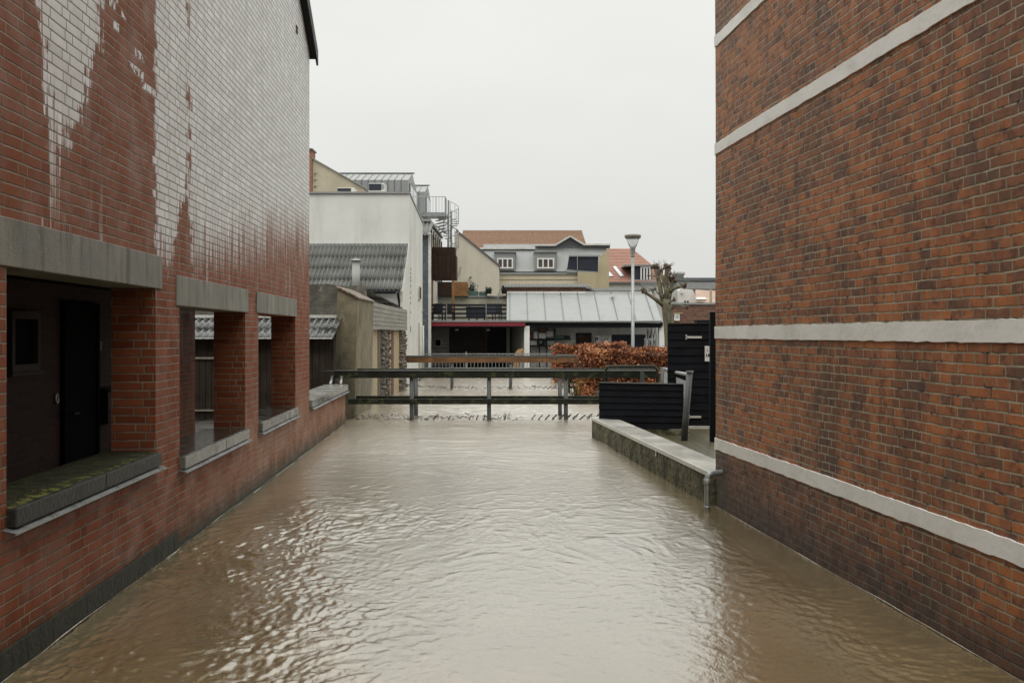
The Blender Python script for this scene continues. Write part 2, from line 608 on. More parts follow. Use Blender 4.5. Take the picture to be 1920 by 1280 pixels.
def m_right_brick():
    q = NT('old_mixed_brick')
    mask, r1, r2, s, z, o, fz, row = brick_nodes(q, 'cross', h=0.0645, wob=0.006, joint=0.0058, jit=0.010)
    n3 = q.noise(o, 0.8, 4, 0.6)
    reg = q.noise(q.mapv(o, (1, 1.1, 1.6)), 1.9, 5, 0.65)
    rmix = q.m_('ADD', q.m_('MULTIPLY', r1, 0.5), q.m_('MULTIPLY', q.sstep(reg, 0.3, 0.66), 0.5))
    c = q.ramp(rmix, [(0, (0.11, 0.062, 0.044)), (0.18, (0.15, 0.074, 0.046)), (0.36, (0.24, 0.098, 0.048)), (0.5, (0.34, 0.122, 0.048)), (0.68, (0.42, 0.150, 0.051)), (0.9, (0.49, 0.178, 0.056)), (1, (0.34, 0.15, 0.075))])
    n1 = q.noise(o, 26, 6, 0.75)
    n2 = q.noise(o, 9, 4, 0.6)
    n3 = q.noise(o, 0.8, 4, 0.6)
    # burnt faces: dark blotches across single bricks
    bl = q.m_('MULTIPLY', q.sstep(n2, 0.48, 0.62), q.sstep(r2, 0.35, 0.7))
    c = q.mix(q.m_('MULTIPLY', bl, 0.65), c, (0.06, 0.036, 0.033))
    c = q.mix(q.sstep(n1, 0.5, 0.8, 0, 0.4), c, (0.34, 0.17, 0.11))
    c = q.mix(q.sstep(n1, 0.5, 0.22, 0, 0.6), c, (0.05, 0.026, 0.02))
    # larger areas more sooty
    c = q.mix(q.sstep(n3, 0.5, 0.66, 0, 0.5), c, (0.10, 0.058, 0.040))
    damp = q.noise(q.mapv(o, (1.5, 1.5, 0.45)), 1.0, 5, 0.65)
    c = q.mix(q.sstep(damp, 0.52, 0.64, 0, 0.62), c, (0.075, 0.042, 0.03))
    mort = q.mix(q.sstep(q.noise(o, 4, 4), 0.35, 0.65), (0.24, 0.21, 0.14), (0.42, 0.365, 0.25))
    md = q.sstep(q.noise(o, 7, 4, 0.7), 0.52, 0.66)
    mort = q.mix(md, mort, (0.03, 0.025, 0.02))
    c = q.mix(mask, mort, c)
    wet = q.sstep(q.m_('ADD', z, q.m_('MULTIPLY', q.noise(o, 2.0, 5), 0.5)), 0.80, 0.3)
    c = q.mix(q.m_('MULTIPLY', wet, 0.78), c, (0.035, 0.026, 0.022))
    tide = q.m_('MULTIPLY', q.m_('MULTIPLY', q.sstep(s, 6.0, 9.5), q.sstep(z, 0.62, 0.55)), q.sstep(q.noise(o, 3.0, 5, 0.7), 0.28, 0.6, 0.15, 0.65))
    c = q.mix(tide, c, (0.045, 0.026, 0.022))
    gr = q.m_('MULTIPLY', q.sstep(s, 10.1, 10.75), q.sstep(z, 0.7, 0.1))
    c = q.mix(q.m_('MULTIPLY', gr, 0.6), c, (0.05, 0.055, 0.03))
    hgt = q.m_('ADD', q.m_('ADD', mask, q.m_('MULTIPLY', n1, 0.45)), q.m_('MULTIPLY', r2, 0.5))
    nm = q.bump(hgt, 0.009, 1.0)
    return q.fin(c, q.lin(n2, 0.3, 0.7, 0.5, 0.85), nm)


def m_leaf(name, cols, rough=0.55):
    q = NT(name)
    at = q.n('ShaderNodeAttribute', attribute_name='tone')
    n = len(cols)
    c = q.ramp(at.outputs['Fac'], [(i / (n - 1), cc) for i, cc in enumerate(cols)])
    return q.fin(c, rough)


def m_glass(name, col=(0.02, 0.022, 0.025), rough=0.06):
    q = NT(name)
    n = q.noise(q.obj(), 3, 3)
    return q.fin(q.mix(n, cs(col, 0.6), cs(col, 1.6)), rough, q.bump(n, 0.002, 0.3))


def m_water():
    q = NT('muddy_water')
    o = q.obj()
    n1 = q.noise(q.mapv(o, (1.0, 0.45, 1)), 1.6, 5, 0.6)
    col = q.mix(q.sstep(n1, 0.35, 0.65), (0.215, 0.158, 0.072), (0.275, 0.208, 0.105))
    w1 = q.noise(q.mapv(o, (1.0, 0.7, 1)), 16, 5, 0.65)
    w2 = q.noise(q.mapv(o, (1.0, 0.8, 1)), 55, 3, 0.6)
    h = q.m_('ADD', w1, q.m_('MULTIPLY', w2, 0.25))
    nm = q.bump(h, 0.0045, 1.0)
    dif = q.n('ShaderNodeBsdfDiffuse')
    q.set(dif.inputs['Color'], col)
    q.set(dif.inputs['Normal'], nm)
    gl = q.n('ShaderNodeBsdfGlossy')
    q.set(gl.inputs['Color'], (0.96, 0.955, 0.93))
    px, py, pz = q.sep(o)[:]
    q.set(gl.inputs['Roughness'], q.sstep(py, 6.0, 17.0, 0.05, 0.265))
    q.set(gl.inputs['Normal'], nm)
    fr = q.n('ShaderNodeFresnel')
    fr.inputs['IOR'].default_value = 1.8
    q.set(fr.inputs['Normal'], nm)
    fac = q.m_('MINIMUM', q.m_('MULTIPLY', fr.outputs[0], 2.1), 0.74)
    mx = q.n('ShaderNodeMixShader')
    q.set(mx.inputs[0], fac)
    q.t.links.new(dif.outputs[0], mx.inputs[1])
    q.t.links.new(gl.outputs[0], mx.inputs[2])
    q.t.links.new(mx.outputs[0], q.out.inputs['Surface'])
    return q.m


M = {}
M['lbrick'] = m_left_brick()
M['rbrick'] = m_right_brick()
M['water'] = m_water()
M['shaded_brick'] = brick_plain('shaded_porch_brick', [(0.030, 0.009, 0.006), (0.046, 0.013, 0.008), (0.058, 0.018, 0.010)], (0.04, 0.03, 0.022), 'monk')  # the shade of the porch is put into this darker brick colour
M['brown_brick'] = brick_plain('brown_brick', [(0.10, 0.045, 0.028), (0.17, 0.07, 0.042), (0.24, 0.11, 0.07)], (0.2, 0.16, 0.12))
M['orange_brick'] = brick_plain('orange_brick', [(0.26, 0.10, 0.055), (0.34, 0.13, 0.07), (0.3, 0.09, 0.05)], (0.3, 0.22, 0.15))
M['yellow_brick'] = brick_plain('yellow_brick', [(0.44, 0.34, 0.19), (0.52, 0.41, 0.25), (0.38, 0.29, 0.17)], (0.42, 0.36, 0.26), 'cross')
M['lintel'] = surf('weathered_concrete', (0.21, 0.205, 0.172), 0.6, 0.3, 2.0, 0.003, 60, stain=(0.045, 0.043, 0.033), sf=0.9, sscale=(8, 8, 0.9), spots=(0.27, 0.26, 0.23), spf=0.62, spscale=20)
M['sill'] = surf('wet_sill_concrete', (0.16, 0.16, 0.145), 0.35, 0.2, 4.0, 0.0008, 50, stain=(0.07, 0.07, 0.06), sf=0.6, sscale=(6, 6, 3), wet=0.15)
M['sill_dark'] = surf('dark_wet_sill', (0.04, 0.042, 0.034), 0.5, 0.4, 6.0, 0.01, 30, stain=(0.016, 0.017, 0.013), sf=0.7, sscale=(6, 6, 3), spots=(0.15, 0.15, 0.045), spf=0.66, spscale=4)
M['film'] = surf('wet_dark_reflection', (0.035, 0.031, 0.024), 0.1, 0.3, 4.0, 0.0006, 20, spots=(0.09, 0.085, 0.07), spf=0.55, spscale=3)
M['coping'] = surf('wet_coping_slabs', (0.25, 0.25, 0.235), 0.25, 0.15, 2.5, 0.0006, 40, stain=(0.13, 0.13, 0.115), sf=0.5, sscale=(3, 3, 3))
M['plinth'] = surf('wet_plinth', (0.038, 0.041, 0.030), 0.7, 0.4, 5.0, 0.012, 30, stain=(0.011, 0.013, 0.010), sf=0.95, sscale=(12, 12, 0.6), spots=(0.075, 0.085, 0.04), spf=0.6, spscale=3, spec=0.2)
M['plaster_white'] = surf('white_band_plaster', (0.88, 0.90, 0.875), 0.7, 0.05, 2.0, 0.004, 25, stain=(0.58, 0.57, 0.51), sf=0.55, sscale=(3, 1.5, 3), spots=(0.32, 0.30, 0.26), spf=0.73, spscale=14)
M['quay_side'] = surf('mossy_quay_concrete', (0.145, 0.135, 0.088), 0.8, 0.5, 7.0, 0.035, 14, stain=(0.014, 0.014, 0.010), sf=1.0, sscale=(3.5, 3.5, 2.4), spots=(0.055, 0.058, 0.03), spf=0.5, spscale=5, spec=0.2)
M['quay_top'] = surf('wet_quay_coping', (0.60, 0.59, 0.54), 0.14, 0.1, 1.8, 0.0005, 30, spots=(0.45, 0.42, 0.34), spf=0.62, spscale=3.0, wet=0.1)
M['zinc'] = surf('zinc_sheet', (0.26, 0.268, 0.264), 0.5, 0.08, 0.8, 0.002, 12, stain=(0.20, 0.205, 0.20), sf=0.5, sscale=(2, 2, 0.6))
M['zinc_dark'] = surf('dark_zinc', (0.11, 0.12, 0.125), 0.4, 0.15, 1.5, 0.002, 12)
M['steel'] = surf('galvanised_steel', (0.30, 0.315, 0.315), 0.35, 0.15, 6.0, 0.001, 60, metallic=0.4)
M['post'] = surf('wet_grey_post', (0.07, 0.077, 0.077), 0.45, 0.25, 6.0, 0.003, 40, stain=(0.05, 0.055, 0.05), sf=0.6, sscale=(8, 8, 1))
M['rail'] = surf('wet_mossy_timber', (0.022, 0.024, 0.018), 0.4, 0.4, 4.0, 0.004, 30, spots=(0.05, 0.062, 0.026), spf=0.54, spscale=5, grain=(1.5, 25, 25))
M['rail_rust'] = surf('weathered_orange_timber', (0.16, 0.075, 0.028), 0.6, 0.45, 2.0, 0.004, 30, stain=(0.05, 0.035, 0.018), sf=0.9, sscale=(1.2, 20, 20))
M['black_board'] = surf('black_stained_boards', (0.011, 0.0128, 0.0165), 0.6, 0.35, 3.0, 0.004, 30, grain=(2, 30, 30), spec=0.1)
M['black'] = surf('black_paint', (0.013, 0.014, 0.017), 0.5, 0.2, 5.0, 0.001, 40)
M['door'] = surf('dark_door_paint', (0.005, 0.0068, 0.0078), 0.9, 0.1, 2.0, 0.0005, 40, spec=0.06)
M['dark_wood'] = surf('dark_brown_wood', (0.055, 0.032, 0.022), 0.7, 0.35, 5.0, 0.005, 30, grain=(20, 20, 1))
M['shed_wood'] = surf('tarred_shed_wood', (0.045, 0.035, 0.026), 0.65, 0.45, 3.0, 0.006, 30, grain=(14, 14, 0.8))
M['post_wood'] = surf('orange_post_wood', (0.30, 0.15, 0.06), 0.7, 0.2, 4.0, 0.003, 30, grain=(20, 20, 1))
M['honey_wood'] = surf('honey_wood_boards', (0.30, 0.14, 0.045), 0.6, 0.3, 3.0, 0.003, 30, grain=(2, 20, 26))
M['tan_wood'] = surf('tan_plywood', (0.50, 0.31, 0.13), 0.6, 0.2, 4.0, 0.002, 30, grain=(3, 3, 30))
M['grey_wood'] = surf('silvered_boards', (0.30, 0.285, 0.245), 0.7, 0.2, 2.0, 0.004, 30, grain=(20, 1.0, 25), stain=(0.17, 0.16, 0.13), sf=0.5, sscale=(1, 0.6, 6))
M['render_old'] = surf('stained_render', (0.20, 0.172, 0.112), 0.85, 0.3, 1.6, 0.012, 16, stain=(0.07, 0.066, 0.05), sf=0.95, sscale=(1.6, 1.6, 0.8), spots=(0.27, 0.215, 0.115), spf=0.6, spscale=2.2)
M['render_grey'] = surf('dark_rough_render', (0.12, 0.112, 0.092), 0.9, 0.4, 2.2, 0.02, 14, stain=(0.045, 0.043, 0.035), sf=0.9, sscale=(1.5, 1.5, 1.0), spots=(0.22, 0.20, 0.15), spf=0.62, spscale=4)
M['render_beige'] = surf('beige_side_render', (0.28, 0.262, 0.212), 0.85, 0.15, 2.0, 0.006, 20, spots=(0.16, 0.085, 0.06), spf=0.66, spscale=7)
M['stone'] = surf('rubble_stone', (0.17, 0.145, 0.12), 0.85, 0.5, 5.0, 0.05, 8, spots=(0.05, 0.038, 0.032), spf=0.52, spscale=7)
M['limewash'] = surf('white_limewash', (0.68, 0.68, 0.645), 0.8, 0.06, 0.8, 0.003, 15, stain=(0.46, 0.45, 0.39), sf=0.55, sscale=(0.9, 0.9, 0.22), spots=(0.40, 0.38, 0.31), spf=0.69, spscale=1.7)
M['cream'] = surf('cream_render', (0.60, 0.53, 0.40), 0.8, 0.06, 0.6, 0.003, 12, stain=(0.48, 0.42, 0.31), sf=0.5, sscale=(1.2, 1.2, 0.25))
M['beige_wall'] = surf('beige_gable_render', (0.60, 0.55, 0.45), 0.8, 0.06, 0.7, 0.003, 12, stain=(0.46, 0.41, 0.33), sf=0.6, sscale=(1.6, 1.6, 0.2))
M['ochre'] = surf('ochre_render', (0.44, 0.37, 0.235), 0.85, 0.12, 0.8, 0.004, 12, stain=(0.33, 0.27, 0.17), sf=0.6, sscale=(1, 1, 0.3))
M['old_gable'] = surf('patchy_gable_render', (0.43, 0.38, 0.285), 0.85, 0.12, 0.9, 0.006, 10, spots=(0.27, 0.24, 0.19), spf=0.62, spscale=2.0)
M['peel'] = surf('peeling_cream_render', (0.50, 0.47, 0.37), 0.85, 0.2, 1.5, 0.01, 8, spots=(0.22, 0.20, 0.16), spf=0.58, spscale=1.6)
M['fibre'] = surf('fibre_cement_sheet', (0.105, 0.108, 0.10), 0.55, 0.3, 1.2, 0.004, 14, stain=(0.11, 0.115, 0.10), sf=0.7, sscale=(6, 0.6, 0.6), wet=0.1)
M['fibre_dark'] = surf('wet_fibre_sheet', (0.085, 0.088, 0.085), 0.3, 0.35, 2.5, 0.004, 14, stain=(0.05, 0.055, 0.05), sf=0.8, sscale=(6, 1, 1), wet=0.1)
M['slate'] = brick_plain('slate_cladding', [(0.075, 0.09, 0.105), (0.095, 0.112, 0.13), (0.12, 0.14, 0.155)], (0.03, 0.036, 0.042), 'cross', 0.55, h=0.16)
M['tile_orange'] = surf('mottled_orange_tiles', (0.27, 0.16, 0.10), 0.85, 0.4, 9, 0.03, 6, spots=(0.17, 0.125, 0.095), spf=0.53, spscale=7)
M['tile_red'] = surf('red_clay_tiles', (0.28, 0.14, 0.10), 0.7, 0.15, 1.0, 0.01, 6)
M['tile_pale'] = surf('faded_tiles', (0.36, 0.25, 0.20), 0.8, 0.15, 1.0, 0.01, 6)
M['tile_old'] = surf('mossy_coping_tiles', (0.19, 0.14, 0.11), 0.8, 0.35, 6, 0.01, 12, spots=(0.10, 0.10, 0.075), spf=0.52, spscale=5)
M['white'] = surf('white_paint', (0.74, 0.74, 0.71), 0.5, 0.05, 2.0, 0.001, 20)
M['white_dirty'] = surf('grubby_white_paint', (0.60, 0.60, 0.56), 0.6, 0.12, 2.0, 0.001, 20, stain=(0.40, 0.39, 0.34), sf=0.5, sscale=(4, 4, 0.8))
M['red'] = surf('crimson_fascia', (0.20, 0.016, 0.028), 0.5, 0.15, 1.0, 0.001, 20)
M['glass'] = m_glass('window_glass')
M['glass_warm'] = m_glass('curtained_glass', (0.07, 0.05, 0.045), 0.1)
M['glass_sky'] = surf('skylight_glass', (0.5, 0.53, 0.54), 0.1, 0.05, 2, 0.0005, 10)
M['ground'] = surf('wet_asphalt', (0.075, 0.072, 0.065), 0.4, 0.3, 1.0, 0.008, 20, wet=0.15)
M['paver'] = brick_plain('mossy_pavers', [(0.075, 0.065, 0.03), (0.105, 0.09, 0.05), (0.08, 0.072, 0.045)], (0.035, 0.035, 0.016), 'cross', 0.4)
M['floor'] = surf('wet_dark_paving', (0.10, 0.09, 0.07), 0.22, 0.3, 1.5, 0.004, 20, wet=0.1)
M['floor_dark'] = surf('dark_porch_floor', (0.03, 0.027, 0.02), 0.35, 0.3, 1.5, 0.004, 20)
M['frame_dark'] = surf('dull_window_frame', (0.075, 0.065, 0.058), 0.7, 0.2, 3, 0.001, 20, spec=0.2)
def m_moss():
    q = NT('mossy_sill_top')
    o = q.obj()
    x, y, z = q.sep(o)[:]
    n1 = q.noise(o, 9, 6, 0.7)
    n2 = q.noise(o, 45, 4, 0.7)
    c = q.mix(q.sstep(n1, 0.35, 0.65), (0.020, 0.021, 0.012), (0.046, 0.046, 0.024))
    e = q.m_('ADD', q.sstep(x, -0.22, 0.03, 0.0, 0.2), q.m_('MULTIPLY', q.sstep(y, 7.6, 5.6), 0.05))
    yel = q.sstep(q.m_('ADD', q.noise(o, 13, 6, 0.75), e), 0.70, 0.82)
    c = q.mix(yel, c, q.mix(n2, (0.09, 0.095, 0.025), (0.21, 0.21, 0.055)))
    return q.fin(c, 0.95, q.bump(q.m_('ADD', n2, n1), 0.02, 1.0), Specular_IOR_Level=0.15)


M['moss'] = m_moss()
M['bark'] = surf('plane_bark', (0.15, 0.135, 0.085), 0.85, 0.4, 4.0, 0.02, 20, stain=(0.035, 0.034, 0.025), sf=0.95, sscale=(4, 4, 1.6), spots=(0.32, 0.29, 0.16), spf=0.6, spscale=5)
M['knuckle'] = surf('knuckle_bark', (0.115, 0.08, 0.058), 0.9, 0.5, 10.0, 0.03, 20)
M['beech'] = m_leaf('copper_beech_leaves', [(0.085, 0.028, 0.012), (0.25, 0.082, 0.028), (0.44, 0.16, 0.058), (0.60, 0.30, 0.14)])
M['vine'] = m_leaf('dry_vine_leaves', [(0.14, 0.06, 0.025), (0.35, 0.16, 0.06), (0.55, 0.33, 0.16)])
M['green'] = m_leaf('dark_green_leaves', [(0.03, 0.045, 0.03), (0.06, 0.08, 0.05), (0.13, 0.12, 0.08)])
M['twig'] = surf('dark_twigs', (0.045, 0.033, 0.025), 0.9, 0.4, 8.0, 0.01, 20)
M['debris'] = surf('wet_debris', (0.06, 0.042, 0.03), 0.6, 0.5, 12.0, 0.01, 20)
M['glint_strip'] = surf('pale_glint', (0.42, 0.40, 0.35), 0.3, 0.15, 20.0, 0.003, 60)
M['blue'] = surf('blue_plate', (0.02, 0.06, 0.11), 0.4, 0.1, 5, 0.001, 30)
M['teal'] = surf('teal_planter_paint', (0.07, 0.13, 0.115), 0.6, 0.15, 3, 0.001, 20)
M['greenbox'] = surf('green_plastic', (0.02, 0.075, 0.05), 0.5, 0.2, 3, 0.001, 20)
M['wicker'] = surf('brown_wicker', (0.16, 0.10, 0.06), 0.8, 0.4, 20, 0.01, 60)
M['lamp_glass'] = NT('frosted_lamp_glass').fin((0.85, 0.86, 0.85), 0.25, None, Transmission_Weight=0.75, IOR=1.12)
M['bronze'] = surf('lamp_cap_metal', (0.20, 0.19, 0.16), 0.4, 0.1, 3, 0.001, 20)
M['brass'] = surf('bell_plate_metal', (0.5, 0.48, 0.42), 0.35, 0.1, 9, 0.0005, 40, metallic=0.6)
M['ink'] = surf('black_ink', (0.012, 0.012, 0.014), 0.6, 0.05, 5, 0.0005, 10)
M['garage'] = surf('dark_interior_panel', (0.07, 0.055, 0.05), 0.7, 0.35, 2, 0.004, 12)
M['navy'] = surf('dark_navy_panel', (0.03, 0.034, 0.046), 0.6, 0.2, 2, 0.002, 12)
M['pale_block'] = surf('pale_grey_render', (0.40, 0.405, 0.38), 0.85, 0.08, 1, 0.003, 12)


# ------------------------------------------------------------------ noise for real wave geometry
_TAB = {}


def vnoise(x, y, seed):
    if seed not in _TAB:
        _TAB[seed] = np.random.RandomState(seed).rand(256, 256) * 2 - 1
    tab = _TAB[seed]
    xi, yi = np.floor(x).astype(int), np.floor(y).astype(int)
    fx, fy = x - xi, y - yi
    fx = fx * fx * fx * (fx * (fx * 6 - 15) + 10)
    fy = fy * fy * fy * (fy * (fy * 6 - 15) + 10)
    g = lambda a, b: tab[a % 256, b % 256]
    return (g(xi, yi) * (1 - fx) + g(xi + 1, yi) * fx) * (1 - fy) + (g(xi, yi + 1) * (1 - fx) + g(xi + 1, yi + 1) * fx) * fy


# ------------------------------------------------------------------ setting: ground, water
g = MB()
g.box(-700, 700, -50, 2200, -1.4, -1.0)                          # river bed and land to the horizon
g.box(-700, 700, 46, 2200, -1.0, 0.22)
g.box(-60, -3.72, 16.4, 46, -1.0, 0.035)
g.box(2.45, 60, 18.3, 46, -1.0, 0.2)
gr = g.build('ground', M['ground'])
tag(gr, 'wet dark ground on both banks and beyond the river', kind='structure')

cy = MB()
cy.prism([(2.28, 10.2, -1), (9, 10.2, -1), (9, 18.29, -1), (1.75, 18.29, -1)], (0, 0, 1.15))
tag(cy.build('courtyard_paving', M['paver']), 'mossy yellowish paving behind the quay wall', kind='structure')


def build_water():
    nx = 620
    ys = [3.6]
    while ys[-1] < 46.3:
        ys.append(ys[-1] + min(0.045, max(0.012, 0.0036 * ys[-1])))
    ys = np.array(ys)
    xs = np.linspace(-4.6, 4.2, nx)
    xx, yy = np.meshgrid(xs, ys)
    # slow current with eddies: warp the sampling position
    wx = vnoise(xx * 0.55 + 3, yy * 0.4, 1) * 0.55 + vnoise(xx * 1.3, yy * 1.0, 2) * 0.22
    wy = vnoise(xx * 0.55, yy * 0.4 + 9, 3) * 0.55 + vnoise(xx * 1.3 + 5, yy * 1.0, 4) * 0.22
    a, b = xx + wx, yy + wy
    turb = 0.55 + 1.5 * np.clip((-xx - 0.75 + 0.5 * vnoise(xx * 0.6, yy * 0.5, 5)) / 1.0, 0, 1) * np.clip((13 - yy) / 5, 0.25, 1)
    turb *= 0.75 + 0.5 * vnoise(xx * 0.8, yy * 0.6, 6)
    turb += 0.35 * np.clip((xx - 1.7) / 0.6, 0, 1)
    lf = np.clip((-xx - 0.55 + 0.6 * vnoise(xx * 0.7, yy * 0.6, 25)) / 0.9, 0, 1) * np.clip((12 - yy) / 3.5, 0, 1)
    turb2 = turb + lf * (1.3 + 1.8 * vnoise(xx * 1.1, yy * 0.9, 26)) + 0.5 * np.clip((xx - 1.5) / 0.5, 0, 1) * np.clip((11 - yy) / 3, 0, 1)
    turb2 = np.clip(turb2, 0.25, 4)
    c2, d2 = a + 0.10 * vnoise(a * 3.1, b * 3.1, 7), b + 0.10 * vnoise(a * 3.1 + 8, b * 3.1, 8)
    z = 0.0016 * vnoise(a * 1.6, b * 1.2, 10) * np.clip(turb, .3, 1.2)
    z += 0.0012 * turb * vnoise(a * 4.5 + 7, b * 3.6, 11)
    z += 0.0019 * turb * vnoise(c2 * 10, d2 * 9 + 3, 12)
    z += 0.0021 * turb2 * vnoise(c2 * 21, d2 * 17, 13)
    z += 0.0017 * turb2 * vnoise(c2 * 40, d2 * 34, 16) * np.clip((13 - yy) / 4, 0, 1)
    # sharp little chops scattered over the calmer middle
    z += 0.010 * np.clip(vnoise(c2 * 7, d2 * 5.5, 18) - 0.42, 0, 1) * np.clip(0.4 + vnoise(xx * 1.1, yy * 0.8, 19), 0, 1)
    z += 0.006 * np.clip(vnoise(c2 * 15, d2 * 12, 21) - 0.45, 0, 1)
    far = np.clip((yy - 12) / 10, 0, 1)
    z += far * (0.006 * vnoise(a * 2.0, b * 2.4, 14) + 0.007 * vnoise(a * 4.2, b * 5.0, 15) + 0.005 * vnoise(a * 8, b * 8, 17))
    # the flow piles up and drops over the drowned footbridge decks
    for yd, w in ((21.9, 0.7), (34.0, 0.8)):
        z += 0.02 * np.exp(-((yy - yd) / w) ** 2) * (0.4 + 0.6 * vnoise(xx * 2.2, yy * 2, 20))
    v = np.stack([xx, yy, z], -1).reshape(-1, 3)
    ny = len(ys)
    i = np.arange((ny - 1) * nx).reshape(ny - 1, nx)[:, :-1].ravel()
    fc = np.stack([i, i + 1, i + 1 + nx, i + nx], -1)
    me = bpy.data.meshes.new('water')
    me.vertices.add(len(v))
    me.vertices.foreach_set('co', v.astype(np.float32).ravel())
    me.loops.add(fc.size)
    me.loops.foreach_set('vertex_index', fc.astype(np.int32).ravel())
    me.polygons.add(len(fc))
    me.polygons.foreach_set('loop_start', np.arange(0, fc.size, 4, dtype=np.int32))
    me.polygons.foreach_set('use_smooth', np.ones(len(fc), dtype=bool))
    me.update(calc_edges=True)
    me.validate()
    me.materials.append(M['water'])
    o = bpy.data.objects.new('water', me)
    COL.objects.link(o)
    tag(o, 'brown flood water filling the channel', kind='structure')
    # calm water out of the way of the fine mesh
    return o


build_water()
wb = MB()
wb.box(-30, 30, -30, 3.6, -0.3, -0.004)
tag(wb.build('water', M['water']), 'brown flood water below the viewpoint', kind='structure')

# ------------------------------------------------------------------ left building (local frame: x out towards the river, y along the wall)
A_L = math.atan(0.0475)
lb = thing('brick_building', 'red brick building with three deep openings and sky glare painted pale on its wet face, left of the channel', 'building', (-2.478, 0, 0), rotz=A_L, local=True)
ss = [-1.0, 5.39, 7.99, 8.66, 11.25, 11.97, 14.58, 15.9]
zs = [-1.0, 0.72, 0.85, 2.10, 2.22, 6.33]


def l_solid(i, j):
    if i == 1: return j not in (2, 3)
    if i in (3, 5): return j not in (1, 2)
    return True


w = MB().gridwall(ss, zs, l_solid, -0.35, 0.0)
w.prism([(-0.35, -1, 6.33), (-0.35, 15.9, 6.33), (-0.35, 7.45, 11.4)], (0.35, 0, 0))
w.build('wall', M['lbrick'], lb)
iw = MB()
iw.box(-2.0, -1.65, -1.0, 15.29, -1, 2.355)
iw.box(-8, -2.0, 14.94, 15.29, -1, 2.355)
iw.build('porch_wall', M['shaded_brick'], lb)
MB().box(-1.66, -1.638, 13.4, 15.298, 0.07, 2.35).build('lit_wall_end', M['lbrick'], lb)  # added paler brick skin paints the daylight on the porch wall's open end
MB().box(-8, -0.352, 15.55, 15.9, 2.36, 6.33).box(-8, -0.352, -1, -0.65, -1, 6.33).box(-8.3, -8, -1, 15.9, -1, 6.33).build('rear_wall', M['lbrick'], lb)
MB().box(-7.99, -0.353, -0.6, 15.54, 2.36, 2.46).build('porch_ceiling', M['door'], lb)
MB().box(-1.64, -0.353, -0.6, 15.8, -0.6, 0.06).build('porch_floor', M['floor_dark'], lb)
rf = MB()
rf.prism([(-8.6, 16.02, 6.26), (-8.6, 7.45, 11.402), (-8.6, 7.45, 11.56), (-8.6, 16.02, 6.42)], (8.68, 0, 0))
rf.prism([(-8.6, -1.12, 6.26), (-8.6, 7.45, 11.402), (-8.6, 7.45, 11.56), (-8.6, -1.12, 6.42)], (8.68, 0, 0))
rf.build('roof', M['black'], lb)
MB().prism([(0.082, 16.1, 6.18), (0.082, 7.45, 11.37), (0.082, 7.45, 11.6), (0.082, 16.1, 6.41)], (0.03, 0, 0)).build('verge_board', M['black'], lb)
for a, b, c, d in ((5.15, 8.126, 2.215, 2.48), (8.54, 11.36, 2.095, 2.355), (11.83, 14.65, 2.103, 2.355)):
    MB().box(-0.34, 0.014, a, b, c, d).build('lintel', M['lintel'], lb, bevel=0.006)
sp = MB().box(-0.43, 0.05, 5.393, 6.75, 0.80, 0.905).box(-0.43, 0.05, 6.756, 7.987, 0.80, 0.905)
s1 = sp.build('sill', M['sill_dark'], lb, bevel=0.008, label='mossy dark sill of the nearest opening')
# moss carpet: thick lumpy skin on the sill
ms = MB()
NS, NT_ = 90, 18
for i in range(NS + 1):
    for j in range(NT_ + 1):
        s_ = 5.4 + 2.58 * i / NS
        t_ = -0.425 + 0.45 * j / NT_
        edge = min(j, NT_ - j) / 3.0
        h_ = (0.006 + 0.011 * abs(float(vnoise(np.array(s_ * 9.0), np.array(t_ * 9.0), 31))) + random.uniform(0, 0.006)) * min(1, edge)
        ms.v.append((t_, s_, 0.903 + h_))
for i in range(NS):
    for j in range(NT_):
        k = i * (NT_ + 1) + j
        ms.f.append((k, k + 1, k + NT_ + 2, k + NT_ + 1)[::-1])
ms.build('moss', M['moss'], s1, smooth=True)
for a, b in ((8.663, 11.247), (11.973, 14.577)):
    mid = (a + b) / 2 + 0.2
    so = MB().box(-0.43, 0.05, a, mid - 0.003, 0.675, 0.785).box(-0.43, 0.05, mid + 0.003, b, 0.675, 0.785).build('sill', M['sill'], lb, bevel=0.008)
    MB().box(-0.425, 0.02, a + 0.01, b - 0.01, 0.786, 0.789).build('wet_dark_film', M['film'], so)  # wet skin, coloured dark to stand in for the porch it reflects
for a, b, z_ in ((5.34, 8.04, 0.785), (8.62, 11.3, 0.66), (11.93, 14.62, 0.66)):
    MB().prism([(0.001, a, z_ + 0.012), (0.075, a, z_ - 0.004), (0.075, a, z_ - 0.014), (0.069, a, z_ - 0.014), (0.069, a, z_ - 0.006), (0.001, a, z_ + 0.010)], (0, b - a, 0)).build('drip_flashing', M['steel'], lb)
pl = MB()
pl.box(-0.1, 0.016, -1.0, 8.59, -1, 0.155)
pl.box(-0.1, 0.012, 8.592, 15.9, -1, 0.035)
pl.build('plinth', M['plinth'], lb, bevel=0.006)
